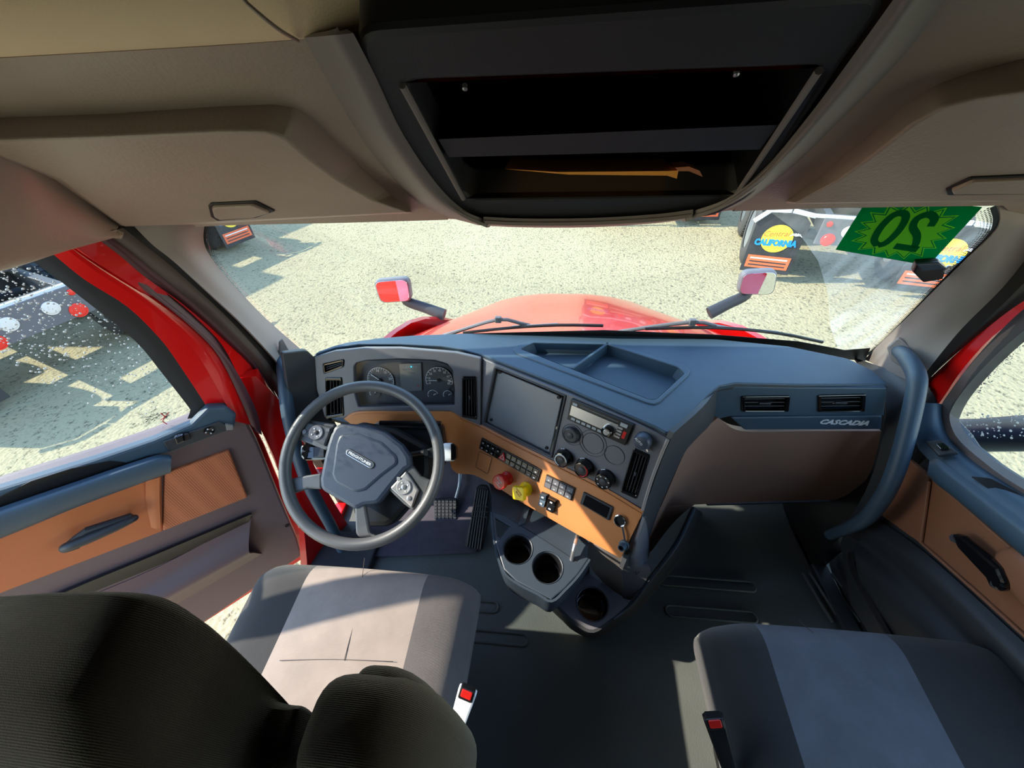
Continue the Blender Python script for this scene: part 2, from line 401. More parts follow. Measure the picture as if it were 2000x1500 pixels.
box((0, 1.13, .31), 1.95, .06, .62).make('wall_front', 'black'); struct(bpy.data.objects['wall_front'])
for n, pcs, m in (('wall_back', [((0, -1.55, .9), 2, .06, 2)], 'lining'),
                  ('wall_left', [((-.98, -1.05, .9), .05, 1.0, 2), ((-.99, -.1, 1.62), .03, 1.9, .46)], 'lining'),
                  ('wall_right', [((.98, -1.05, .9), .05, 1.0, 2), ((.98, -.1, 1.56), .05, 1.9, .60)], 'lining'),
                  ('ceiling', [((0, -.4, 1.83), 2.0, 2.4, .05)], 'lining'),):
    struct(join(*[box(*p) for p in pcs]).make(n, m, smooth=False))
# roof cap above the windshield: closes the space over the overhead cabinets
struct(grid([[(-.98, .50, 1.83), (0, .50, 1.83), (.98, .50, 1.83)], [(-.98, .86, 1.62), (0, .86, 1.62), (.98, .86, 1.62)], [(-.96, .86, 1.28), (0, .90, 1.28), (.96, .86, 1.28)]], 4, 2, .03, toward=(0, 0, 1)).make('trim_6', 'red'))
# side sills and rocker under the doors
for sx, nm in ((-1, 'trim_7'), (1, 'trim_8')):
    struct(box((sx*.955, .1, -.05), .05, 1.5, .14, bev=.01).make(nm, 'red' if sx < 0 else 'dark'))
# beige headliner beam
hb = thing('trim_1', '', '', (0, .4, 1.5)); del hb['label'], hb['category']; struct(hb)
def hb_pts(dx): 
    xs = [(-60, 116), (300, 96), (586, 78), (1020, 45), (1440, 10), (1760, -16), (2100, -44)]
    a = [PY(x, y, .455) for x, y in xs]
    return a
A0 = hb_pts(0)
grid([[p+V((0, .03, .02)) for p in A0], A0, [p+V((0, -.022, .012)) for p in A0], [p+V((0, -.038, .045)) for p in A0], [p+V((0, -.035, .09)) for p in A0], [p+V((0, .01, .16)) for p in A0], [p+V((0, .03, .3)) for p in A0]], 4, 3, .01).make('headliner_beam', 'beige', hb, ang=60)
sm = [PY(586, 80, .449), PY(555, 62, .425), PY(520, 35, .411), PY(482, 0, .41), PY(475, -30, .41)]
tube([p+V((0, -.0035, 0)) for p in sm], .0016, 8, 4).make('seam', 'over', hb)

# ================================================================== overhead storage
OHu = OH
def face_from(px, pl): return [pl.at(*p) for p in px]
ohc_edge_l = [(560, 60), (590, 78), (640, 160), (720, 290), (800, 385), (850, 418), (915, 438)]
# backing shell across the whole width, with the lower lip above the windshield
low = [(235, 447), (400, 433), (640, 427), (870, 420), (1150, 432), (1440, 402), (1700, 394), (2450, 384)]
def upper_row(k):   # points between the beam and the lower lip
    tops = [(-260, 128), (210, 102), (480, 86), (725, 66), (1100, 40), (1640, 4), (1760, -14), (2500, -74)]
    return [OH.at(tops[i][0]*(1-k)+low[i][0]*k, tops[i][1]*(1-k)+low[i][1]*k) for i in range(8)]
def shell(js, ks):
    r_ = [[upper_row(k)[j] for j in js] for k in ks]; e_ = r_[-1]
    return grid(r_+[[p+V((0, .02, -.012)) for p in e_], [p+V((0, .07, .0)) for p in e_]], 3, 3, .01)
ohs = join(shell((0, 1, 2, 3), (0, .35, .7, 1)), shell((5, 6, 7), (0, .35, .7, 1)), shell((3, 4, 5), (.93, 1)))
o = ohs.make('trim_2', 'over'); struct(o)
# side panel over the door opening on each side
def sidecap(pxs_top, pxs_bot, xb, name):
    top = [OH.at(*p)-OH.n*.004 for p in pxs_top]
    bot = [PX(*p, xb) for p in pxs_bot]
    mid = [(a+b)/2+(CAM-(a+b)/2).normalized()*.012 for a, b in zip(top, bot)]
    struct(grid([top, mid, bot, [p+V((-.05 if xb < 0 else .05, 0, .01)) for p in bot]], 5, 4, .012).make(name, 'over', ang=60))
sidecap([(-160, 185), (-28, 248), (58, 290), (146, 362), (248, 434)], [(-250, 640), (-60, 548), (60, 511), (130, 490), (236, 461)], -.90, 'trim_3')
sidecap([(2200, 380), (2100, 382), (2020, 388), (1985, 396), (1950, 398)], [(2250, 430), (2150, 425), (2080, 430), (2040, 440), (2000, 440)], .93, 'trim_4')

def storage(name, label, outer, inner, handle, depth=.035, mside='over'):
    t = thing(name, label, 'overhead cabinet', OH.at(*outer[len(outer)//2]), 'overhead storage cabinets')
    F_ = OH.off(depth)
    a = [OH.at(*p) for p in outer]; b = [F_.at(*p) for p in inner]
    vs = a+b; n_ = len(a); fs = [(i, i+1, n_+i+1, n_+i) for i in range(n_-1)]+[(n_-1, 0, n_, 2*n_-1)]+[tuple(range(n_, 2*n_))]
    d = B().add(vs, fs).make('door', mside, t, ang=25)
    bv = d.modifiers.new('b', 'BEVEL'); bv.width = .004; bv.segments = 3; bv.limit_method = 'ANGLE'; bv.angle_limit = .35
    # latch: recessed pocket with a paddle
    hp = F_
    px = handle
    slab(hp, px, .004, .001, .003, front=.0025).make('latch_recess', 'black', d)
    cx = sum(p[0] for p in px)/len(px); cy = sum(p[1] for p in px)/len(px)
    sm_ = [(cx+(p[0]-cx)*.86, cy+(p[1]-cy)*.72+4) for p in px]
    slab(hp, sm_, .008, .002, .003, front=.007).make('latch', mside, d)
    return t
storage('overhead_cabinet', 'overhead storage cabinet above the driver side with rounded door and small latch',
        [(-60, 232), (220, 222), (430, 208), (535, 204), (580, 212), (620, 240), (700, 322), (760, 378), (806, 416), (235, 446), (100, 352), (-60, 262)],
        [(-50, 275), (220, 266), (430, 257), (520, 257), (560, 272), (600, 308), (660, 352), (730, 392), (798, 415), (240, 442), (120, 350), (-50, 285)],
        [(407, 404), (412, 398), (500, 394), (538, 413), (500, 426), (425, 432), (412, 424)])
storage('overhead_cabinet', 'overhead storage cabinet above the passenger side, darker, above the green number sticker',
        [(1532, 396), (1600, 345), (1680, 280), (1760, 210), (1830, 165), (1900, 140), (2000, 115), (2150, 105), (2150, 392), (1990, 393)],
        [(1550, 398), (1640, 350), (1710, 300), (1780, 245), (1840, 210), (1910, 192), (2000, 180), (2130, 172), (2130, 390), (1990, 392)],
        [(1846, 372), (1895, 348), (2040, 342), (2040, 380), (1850, 382)])
# centre console with two open shelves
oc = thing('overhead_console', 'dark overhead centre console with two open shelves above the windshield', 'overhead console', OH.at(1150, 300))
OC = OH.off(.045)
opening = [(786, 162), (1598, 133), (1600, 150), (1440, 378), (1420, 385), (925, 393), (905, 380)]
slab(OC, [(690, 63), (1755, -15), (1650, 120), (1470, 385), (1395, 424), (1150, 440), (940, 441), (875, 408), (735, 210)], .05, .006, .02, front=.0, holes=[opening]).make('face_frame', 'dark', oc)
# sloping side ridges either side of the frame
OCr = OH.off(.055)
lA = [(592, 78), (640, 165), (720, 295), (800, 385), (858, 420), (935, 442)]; lB = [(690, 62), (735, 150), (790, 265), (855, 360), (905, 408), (960, 436)]
def ridge(A, Bb):
    rows = []
    for i, (a, b) in enumerate(zip(A, Bb)):
        a3 = OH.at(*a)-OH.n*.002; b3 = OC.at(*b)+OH.n*.001; m3 = OCr.at((a[0]*.45+b[0]*.55), (a[1]*.45+b[1]*.55)); rows.append([a3, m3, b3])
    return grid(rows, 4, 5, .006)
ridge(lA, lB).make('side_ridge', 'pillar', oc, ang=60)
ridge([(1868, -22), (1760, 120), (1640, 240), (1540, 335), (1445, 402), (1360, 425)], [(1752, -14), (1660, 115), (1575, 230), (1490, 330), (1410, 392), (1330, 424)]).make('side_ridge', 'pillar', oc, ang=60)
ridge([(935, 442), (1020, 446), (1150, 446), (1280, 438), (1360, 427)], [(950, 425), (1020, 428), (1150, 427), (1280, 420), (1350, 412)]).make('lower_lip', 'pillar', oc, ang=60)
# interior box
q = [OC.at(*p) for p in ((786, 162), (1598, 133), (1440, 380), (905, 388))]; bk = V((0, .20, .0))
dq = [p + V((0, .22, .06)) for p in q]
B().add(q+dq, [(4, 5, 6, 7), (0, 1, 5, 4), (1, 2, 6, 5), (2, 3, 7, 6), (3, 0, 4, 7)]).make('cubby', 'black', oc, smooth=False)
sh = [OC.at(*p) for p in ((856, 272), (1520, 244), (1484, 292), (876, 307))]
B().add(sh+[p+V((0, .02, .0)) for p in sh], [(0, 1, 2, 3), (4, 7, 6, 5), (0, 4, 5, 1), (1, 5, 6, 2), (2, 6, 7, 3), (3, 7, 4, 0)]).make('shelf_lip', 'dark', oc, smooth=False)
s2 = [sh[3]+V((0, .01, .0)), sh[2]+V((0, .01, .0))]; B().add([s2[0], s2[1], s2[1]+V((0, .18, .02)), s2[0]+V((0, .18, .02)), s2[0]+V((0, 0, .008)), s2[1]+V((0, 0, .008)), s2[1]+V((0, .18, .028)), s2[0]+V((0, .18, .028))], [(0, 1, 2, 3), (4, 7, 6, 5), (0, 4, 5, 1), (1, 5, 6, 2), (2, 6, 7, 3), (3, 7, 4, 0)]).make('shelf', 'black', oc, smooth=False)
for A_, B_ in (((786, 162), (905, 385)), ((1600, 133), (1436, 381))):
    tube([OC.at(*A_)+OC.n*.002, OC.at(*B_)+OC.n*.002], .0035, 8, 1).make('trim_bead', 'pillar', oc)
for p in ((904, 167), (1447, 138)):
    lathe(OC.at(*p)-V((0, -.01, .0)), OC.n, [(.0025, 0), (.0025, .004), (.001, .005)], 10).make('screw', 'silver', oc)
ev = OH.off(.040)
evp = [ev.at(*p)+V((0, .0, 0)) for p in ((985, 330), (1090, 336), (1200, 335), (1305, 334), (1325, 333), (1322, 349), (1303, 343), (1200, 342), (1110, 341))]
tag(B().add(evp+[p+V((0, .10, -.004)) for p in evp], [tuple(range(9)), tuple(range(17, 8, -1))]+[(i, (i+1) % 9, 9+(i+1) % 9, 9+i) for i in range(9)]).make('envelope', 'manila', smooth=False), 'yellow manila envelope lying in the lower overhead shelf', 'envelope')
cl_ = [ev.at(*p)+V((0, -.001, 0)) for p in ((1318, 327), (1345, 325), (1366, 333), (1372, 345), (1362, 341), (1345, 334), (1325, 334))]
tag(B().add(cl_+[p+V((0, .03, 0)) for p in cl_], [tuple(range(7)), tuple(range(13, 6, -1))]+[(i, (i+1) % 7, 7+(i+1) % 7, 7+i) for i in range(7)]).make('strap', 'tan', smooth=False), 'curled brown strap end beside the envelope in the overhead shelf', 'strap')

# ================================================================== windshield
wg = thing('window_1', '', '', WS.at(1150, 560)); del wg['label'], wg['category']; struct(wg)
ws_px = [(402, 446), (400, 462), (412, 496), (450, 545), (520, 618), (608, 700), (700, 690), (940, 672), (1180, 668), (1500, 680), (1640, 698), (1680, 690), (1706, 672), (1760, 620), (1860, 520), (1930, 455), (1948, 425), (1945, 396), (1700, 392), (1440, 400), (1150, 380), (860, 380), (640, 424)]
slab(WS.off(-.004), ws_px, .005, .0005).make('glass', 'glassw', wg)
def frit(cl, wpx, nm):   # black border with dots fading inward
    pts = [WS.at(*p) for p in cl]; P = cr(pts, 6); b = B(); n_ = len(P)
    c_ = WS.at(1150, 560); L, Rr = [], []
    for i, p in enumerate(P):
        t = (P[min(i+1, n_-1)]-P[max(i-1, 0)]).normalized(); d = t.cross(WS.n).normalized()
        if d.dot(c_-p) < 0: d = -d
        L.append(p+WS.n*.001); Rr.append(p+d*wpx+WS.n*.001)
    vs = L+Rr+[p+WS.n*.0008 for p in L]+[p+WS.n*.0008 for p in Rr]; fs = []
    for i in range(n_-1): fs += [(i, i+1, n_+i+1, n_+i)]
    b.add(vs[:2*n_], fs)
    # dots
    tot = sum((P[i+1]-P[i]).length for i in range(n_-1)); step = .0058; k = int(tot/step)
    cum = [0]
    for i in range(n_-1): cum.append(cum[-1]+(P[i+1]-P[i]).length)
    for r_ in range(4):
        for j in range(k):
            s_ = (j+.5*(r_ % 2))*step; i = min(int(np.searchsorted(cum, s_))-1, n_-2); i = max(i, 0)
            t = (P[i+1]-P[i]).normalized(); d = t.cross(WS.n).normalized()
            if d.dot(c_-P[i]) < 0: d = -d
            c0 = P[i]+t*(s_-cum[i])+d*(wpx+.002+r_*.0042)+WS.n*.001; rr = .0024-.00045*r_
            b.add([c0+t*rr, c0+d*rr, c0-t*rr, c0-d*rr], [(0, 1, 2, 3)])
    o = b.make(nm, 'black', wg, smooth=False); return o
frit([(392, 436), (390, 466), (402, 501), (441, 552), (511, 625), (592, 697)], .013, 'frit_border')
frit([(1955, 396), (1960, 426), (1941, 461), (1870, 528), (1770, 629), (1717, 679), (1684, 697), (1640, 699)], .013, 'frit_border')
slab(WS, [(600, 698), (760, 668), (900, 652), (1180, 645), (1400, 654), (1560, 667), (1650, 684), (1700, 680), (1690, 705), (1500, 690), (1180, 675), (900, 675), (700, 700)], .001, .0002, front=.0015).make('lower_border', 'black', wg)
# dried wiper haze on the passenger side of the glass
hz = bpy.data.materials.new('dusty_haze'); hz.use_nodes = True; n = hz.node_tree; n.nodes.clear()
o_ = n.nodes.new('ShaderNodeOutputMaterial'); tr = n.nodes.new('ShaderNodeBsdfTransparent'); df = n.nodes.new('ShaderNodeBsdfTranslucent'); df.inputs[0].default_value = (.8, .8, .74, 1)
mx_ = n.nodes.new('ShaderNodeMixShader'); ns = n.nodes.new('ShaderNodeTexNoise'); ns.inputs['Scale'].default_value = 9; ns.inputs['Detail'].default_value = 6
tc_ = n.nodes.new('ShaderNodeTexCoord'); mpn = n.nodes.new('ShaderNodeMapping'); mpn.inputs['Scale'].default_value = (3.0, .6, .6); mpn.inputs['Rotation'].default_value = (0, .5, 0)
mr = n.nodes.new('ShaderNodeMapRange'); mr.inputs[1].default_value = .40; mr.inputs[2].default_value = .75; mr.inputs[3].default_value = .05; mr.inputs[4].default_value = .20
n.links.new(tc_.outputs['Object'], mpn.inputs[0]); n.links.new(mpn.outputs[0], ns.inputs[0]); n.links.new(ns.outputs[0], mr.inputs[0]); n.links.new(mr.outputs[0], mx_.inputs[0])
n.links.new(tr.outputs[0], mx_.inputs[1]); n.links.new(df.outputs[0], mx_.inputs[2]); n.links.new(mx_.outputs[0], o_.inputs[0]); M['haze'] = hz
arc = [(1480, 396), (1560, 455), (1598, 510), (1616, 570), (1622, 640), (1640, 690), (1700, 684), (1760, 620), (1860, 520), (1940, 440), (1945, 398)]
slab(WS.off(-.011), arc, .0006, .0001).make('dust_haze', 'haze', wg)
# number sticker, read from the back
stk = thing('sticker', 'green number sticker with lime starburst, reversed, on the windshield top corner', 'sticker', WS.at(1770, 455)+WS.n*.002)
Sp = WS.off(.003)
c4 = [Sp.at(*p) for p in ((1632, 487), (1813, 518), (1911, 404), (1684, 400))]
c4[3] = c4[0]+(c4[2]-c4[1]); c4[3] = Sp.at(1696, 386); c4[2] = Sp.at(1918, 404)
def bil(s, t, d=0): return (c4[0]*(1-s)+c4[1]*s)*(1-t)+(c4[3]*(1-s)+c4[2]*s)*t+Sp.n*d
B().add([bil(0, 0), bil(1, 0), bil(1, 1), bil(0, 1)]+[bil(0, 0, .001), bil(1, 0, .001), bil(1, 1, .001), bil(0, 1, .001)], [(0, 1, 2, 3), (4, 7, 6, 5), (0, 4, 5, 1), (1, 5, 6, 2), (2, 6, 7, 3), (3, 7, 4, 0)]).make('backing', 'green', stk, smooth=False)
def star(k, d, m, nm):
    N = 17; vs = [bil(.5, .50, d)]
    for i in range(2*N):
        a = math.pi*i/N; r_ = (.50 if i % 2 == 0 else .385)*k; x = math.cos(a)*r_*.98; y = math.sin(a)*r_
        e = (abs(math.cos(a))**4+abs(math.sin(a))**4)**-.18
        vs.append(bil(.5+x*e*.90, .50+y*e*.96, d))
    B().add(vs, [(0, i+1, (i+1) % (2*N)+1) for i in range(2*N)]).make(nm, m, stk, smooth=False)
star(1.0, .0013, 'lime', 'starburst_outline'); star(.95, .0016, 'green', 'starburst_gap'); star(.90, .0019, 'lime', 'starburst')
def strokes(paths, wd, nm):
    b = B()
    for path in paths:
        P = cr([V((x, y, 0)) for x, y in path], 6); n_ = len(P); vs = []
        for i, p in enumerate(P):
            t = (P[min(i+1, n_-1)]-P[max(i-1, 0)]).normalized(); d = V((-t.y*.62, t.x, 0))*wd
            for s_ in (1, -1): q_ = p+d*s_; vs.append(bil(q_.x, q_.y, .0023))
        b.add(vs, [(2*i, 2*i+1, 2*i+3, 2*i+2) for i in range(n_-1)])
    return b.make(nm, 'green2', stk, smooth=False)
strokes([[(.36, .22), (.29, .32), (.27, .55), (.30, .76), (.37, .82), (.43, .74), (.45, .52), (.42, .30), (.36, .22)]], .055, 'digit')
strokes([[(.70, .66), (.68, .78), (.60, .84), (.53, .76), (.55, .62), (.64, .50), (.69, .38), (.71, .27)], [(.76, .26), (.64, .26), (.52, .26)]], .055, 'digit')
# toll tag / sensor clipped at the glass edge
tt = thing('transponder', 'small black toll transponder hanging at the right windshield edge below the green sticker', 'transponder', WS.at(1815, 535)+WS.n*.02)
Tp = WS.off(.022)
slab(Tp, [(1783, 533), (1790, 517), (1835, 514), (1849, 526), (1843, 546), (1803, 553)], .016, .004, .004).make('housing', 'black', tt)
slab(Tp, [(1790, 517), (1835, 514), (1849, 526), (1800, 530)], .006, .002, .002, front=.006).make('top_cap', 'sidemirror', tt)
tube([Tp.at(1842, 530), Tp.at(1856, 528)-WS.n*.01, WS.at(1856, 524)], .003, 8, 3).make('clip', 'silver', tt)
# ================================================================== A pillar trim
def px_band(A, Bb, pa, pb, m, nm, th=.012, bulge=0., n=4):
    return band([f(*p) for f, p in zip(pa, A)] if isinstance(pa, list) else [pa(*p) for p in A], [pb(*p) for p in Bb], th, n, bulge)
ws_at = lambda x, y: WS.at(x, y)+WS.n*.004
def lx(v): return lambda x, y: PX(x, y, v)
pil_in = [(402, 428), (399, 466), (412, 498), (452, 548), (520, 620), (590, 682), (622, 712)]
pil_out = [(262, 442), (300, 480), (345, 515), (420, 583), (480, 640), (545, 712), (575, 760)]
tl = px_band(pil_in, pil_out, ws_at, lx(-.885), 'pillar', '', .004, .02).make('trim_5', 'pillar', ang=60); struct(tl)
pr_in = [(1945, 385), (1952, 425), (1934, 458), (1864, 524), (1764, 624), (1712, 674), (1688, 700)]
pr_out = [(2090, 330), (2060, 430), (2030, 470), (1960, 560), (1880, 640), (1830, 700), (1790, 752)]
tr_ = px_band(pr_in, pr_out, ws_at, lx(.90), 'pillar', '', .004, .02).make('trim_9', 'pillar', ang=60); struct(tr_)
# outer layers, left: black gap seal, brown trim, dark seal, red body pillar
LA = [
 ([(262, 442), (300, 480), (345, 515), (420, 583), (480, 640), (545, 712), (585, 790)], [(240, 445), (285, 480), (330, 516), (405, 583), (468, 645), (535, 725), (590, 830)], -.895, -.905, 'rubber', 'trim_10', 0),
 ([(240, 445), (285, 480), (330, 516), (405, 583), (468, 645), (535, 725), (600, 860)], [(205, 455), (258, 495), (300, 530), (375, 590), (450, 660), (520, 738), (610, 900)], -.905, -.925, 'seal', 'trim_11', .006),
 ([(205, 455), (258, 495), (300, 530), (375, 590), (450, 660), (520, 738), (585, 880)], [(185, 463), (235, 500), (282, 540), (362, 598), (438, 665), (505, 735), (565, 850)], -.925, -.935, 'darkred', 'trim_12', .006),
 ([(185, 463), (235, 500), (282, 540), (362, 598), (438, 665), (505, 735), (570, 860)], [(140, 478), (200, 520), (262, 560), (338, 612), (410, 672), (478, 760), (545, 880)], -.935, -.95, 'red', 'trim_13', 0),
]
for A_, B_, xa, xb, m, nm, bu in LA:
    struct(band([PX(*p, xa) for p in A_], [PX(*p, xb) for p in B_], .02, 4, bu).make(nm, m, ang=60))
# lower red door jamb, hinge side, with step
jb = [(500, 735), (560, 800), (600, 880), (640, 960), (700, 1060), (710, 1100)]; jo = [(455, 740), (520, 860), (560, 950), (590, 1020), (598, 1080), (600, 1110)]
struct(band([PX(*p, -.90) for p in jb], [PX(*p, -.955) for p in jo], .03, 4, 0).make('trim_14', 'red', ang=50))
for a, b in (((575, 800), (612, 870)), ((600, 905), (640, 975))):
    struct(box(PX((a[0]+b[0])/2, (a[1]+b[1])/2, -.90), .03, .09, .05, bev=.006).make('trim_15', 'red'))
struct(slab2(Plane((0, 0, .03), (0, 0, 1), up=(0, 1, 0)), [[(-.98, .36), (-.72, .36), (-.72, .72), (-.98, .72)]], .05, .006, .01).make('trim_16', 'dark'))
# right layers
RA = [
 ([(2090, 330), (2060, 430), (2030, 470), (1960, 560), (1880, 640), (1830, 700), (1790, 752)], [(2120, 360), (2090, 450), (2050, 500), (1975, 578), (1910, 640), (1850, 700), (1795, 765)], .90, .915, 'rubber', 'trim_17', 0),
 ([(2120, 360), (2090, 450), (2050, 500), (1975, 578), (1910, 640), (1850, 700), (1795, 765)], [(2160, 400), (2110, 500), (2040, 560), (1960, 615), (1880, 680), (1815, 740), (1790, 775)], .915, .93, 'dark', 'trim_18', .004),
 ([(2160, 400), (2110, 500), (2040, 560), (1960, 615), (1880, 680), (1815, 740), (1785, 770)], [(2200, 450), (2150, 540), (2060, 600), (1960, 640), (1885, 715), (1840, 780), (1815, 812)], .93, .935, 'red', 'trim_19', 0),
]
for A_, B_, xa, xb, m, nm, bu in RA:
    struct(band([PX(*p, xa) for p in A_], [PX(*p, xb) for p in B_], .012, 4, bu).make(nm, m, ang=60))
# ================================================================== grab handles
gh = thing('grab_handle', 'black upright grab bar on the left pillar beside the steering wheel', 'grab handle', PX(556, 715, -.86), 'pillar grab bars')
tube([PX(548, 700, -.90), PX(553, 722, -.865), PX(560, 790, -.85), PX(572, 850, -.85), PX(600, 940, -.84), PX(648, 1030, -.84), PX(668, 1075, -.86)], [.012, .018, .019, .019, .019, .019, .017], 16, 5).make('bar', 'dash', gh)
slab(Plane(PX(556, 690, -.885), (.75, -.6, .1)), [(546, 668), (553, 662), (568, 690), (572, 725), (560, 735), (545, 715)], .01, .003, .004).make('mounting_cover', 'pillar', gh)
gh2 = thing('grab_handle', 'long bent black grab bar on the right pillar beside the glovebox', 'grab handle', PX(1775, 700, .85), 'pillar grab bars')
tube([PX(1752, 682, .885), PX(1772, 700, .85), PX(1790, 735, .835), PX(1787, 775, .83), PX(1770, 850, .825), PX(1745, 930, .82), PX(1715, 985, .82), PX(1680, 1020, .825), PX(1620, 1045, .84)], [.016, .019, .019, .019, .019, .019, .019, .018, .015], 16, 5).make('bar', 'dash', gh2)
slab(Plane(PX(1760, 690, .875), (-.7, -.65, .25)), [(1731, 678), (1755, 658), (1790, 688), (1785, 705), (1757, 716), (1740, 705)], .012, .004, .006).make('mounting_cover', 'pillar', gh2)

# ================================================================== dashboard
da = thing('dashboard', 'wraparound truck dashboard in dark grey and tan with vents, switches and gauges', 'dashboard', (0, .9, .2))
zt = .82
topz = lambda x, y: PZ(x, y, zt)
# top panel with tray opening (flat slab)
TP = Plane((0, 0, zt), (0, 0, 1), up=(0, 1, 0))
back = [(622, 686), (652, 675), (680, 668), (740, 660), (820, 654), (940, 650), (1180, 651), (1400, 662), (1540, 676), (1657, 700), (1702, 722)]
front = [(1737, 751), (1560, 751), (1436, 748), (1405, 754), (1384, 771), (1350, 808), (1316, 842), (1302, 846), (1280, 833), (1233, 813), (1107, 757), (1000, 715), (938, 692), (900, 682), (860, 676), (780, 672), (700, 672), (655, 679), (614, 692)]
tray = [(1017, 681), (1042, 669), (1186, 672), (1325, 717), (1338, 728), (1282, 780), (1268, 780)]
ups = lambda L: L
slab(TP, ups(back)+front, .016, .003, .012, holes=[tray]).make('top_panel', 'dash', da)
rimo = [(1001, 682), (1012, 672), (1038, 664), (1190, 668), (1334, 711), (1348, 722), (1346, 732), (1290, 785), (1278, 790), (1264, 787), (1008, 690)]
tp_ = tray
slab(TP.off(.003), rimo, .006, .0025, .006, holes=[[(1017, 681), (1042, 669), (1186, 672), (1325, 717), (1338, 728), (1282, 780), (1268, 780)]]).make('tray_rim', 'dash', da)
tb = [TP.off(-.045).uv(TP.at(*p)) for p in tray]; tb2 = [(u, v) for u, v in tb]
tw = [TP.at(*p) for p in tray]; twd = [p+V((0, 0, -.035)) for p in tw]; c_ = sum(twd, V())/len(twd); twd = [c_+(p-c_)*.95 for p in twd]
n_ = len(tw); B().add(tw+twd, [(i, (i+1) % n_, n_+(i+1) % n_, n_+i) for i in range(n_)]+[tuple(range(n_, 2*n_))]).make('tray', 'dash', da, smooth=False)
a, b = TP.at(1187, 671), TP.at(1118, 720)
d_ = (b-a); box((a+b)/2-V((0, 0, .014)), d_.length*1.02, .008, .034, (d_.normalized(), V((0, 0, 1)).cross(d_).normalized(), (0, 0, 1)), .003).make('tray_divider', 'dash', da)
# lip under the front edge of the top
lp = [TP.at(*p) for p in front[1:]]
lip_t = [TP.at(*p)+V((0, 0, -.006)) for p in front]; 
def inward(p, k): c0 = V((0.02, 1.0, p.z)); d = (c0-p); return p+d.normalized()*k
grid([lip_t, [p+V((0, -.002, -.014)) for p in lip_t], [inward(p, .012)+V((0, 0, -.026)) for p in lip_t]], 3, 3, .01).make('front_lip', 'dark', da)
# instrument fascia
fas = [(614, 697), (652, 686), (710, 680), (780, 680), (890, 689), (939, 700), (938, 832), (906, 818), (880, 803), (700, 803), (670, 817), (634, 816), (618, 760)]
gw = [(691, 716), (696, 709), (715, 704), (780, 701), (850, 704), (874, 711), (884, 724), (888, 760), (887, 792), (700, 795), (693, 770)]
v1 = [(904, 737), (929, 737), (931, 817), (904, 812)]; v2 = [(637, 739), (667, 739), (671, 810), (638, 815)]
v3 = [(631, 711), (672, 702), (671, 716), (633, 730)]
slab(CL, fas, .02, .003, .004, holes=[gw, v1, v2, v3]).make('instrument_fascia', 'fascia', da)
hd = CL.off(.012)
def vent(pl, px, nsl, vertical, nm='air_vent', tab=True, mm='black', parent=None, ring='gloss'):
    parent = parent or da
    P_ = [pl.at(*p) for p in px]; c = sum(P_, V())/4
    k = lambda s: [tuple(pl.uv(c+(p-c)*s)) for p in P_]
    fr = slab2(pl, [k(1.06), k(.90)], .012, .002, .004, front=.004).make(nm, ring, parent)
    bkp = slab2(pl, [k(1.0)], .003, .0005, 0, front=-.03); w_ = [p-pl.n*.03 for p in P_]
    n4 = B().add(P_+w_, [(i, (i+1) % 4, 4+(i+1) % 4, 4+i) for i in range(4)])
    join(bkp, n4).make('duct', 'black', fr, smooth=False)
    sl = B()
    for i in range(nsl):
        t = (i+1)/(nsl+1)
        if vertical: a_, b_ = P_[0].lerp(P_[1], t), P_[3].lerp(P_[2], t)
        else: a_, b_ = P_[0].lerp(P_[3], t), P_[1].lerp(P_[2], t)
        a_, b_ = a_.lerp(b_, .05), b_.lerp(a_, .05)
        d = (b_-a_); u_ = d.normalized(); w = pl.n.cross(u_).normalized()
        wn = (w*.35+pl.n).normalized()
        box((a_+b_)/2-pl.n*.008, d.length, .0015, .014, (u_, u_.cross(wn).normalized(), wn)).make('louvre', 'dark', fr, smooth=False)
    if tab: box(c-pl.n*.001, .006 if vertical else .03, .012 if vertical else .006, .006, (pl.u, pl.v, pl.n), .002).make('vent_tab', 'dark', fr)
    return fr
vent(CL, v1, 4, True); vent(CL, v2, 4, True); vent(CL, [(633, 712), (671, 703), (670, 715), (635, 728)], 3, False, 'defroster_vent', False)
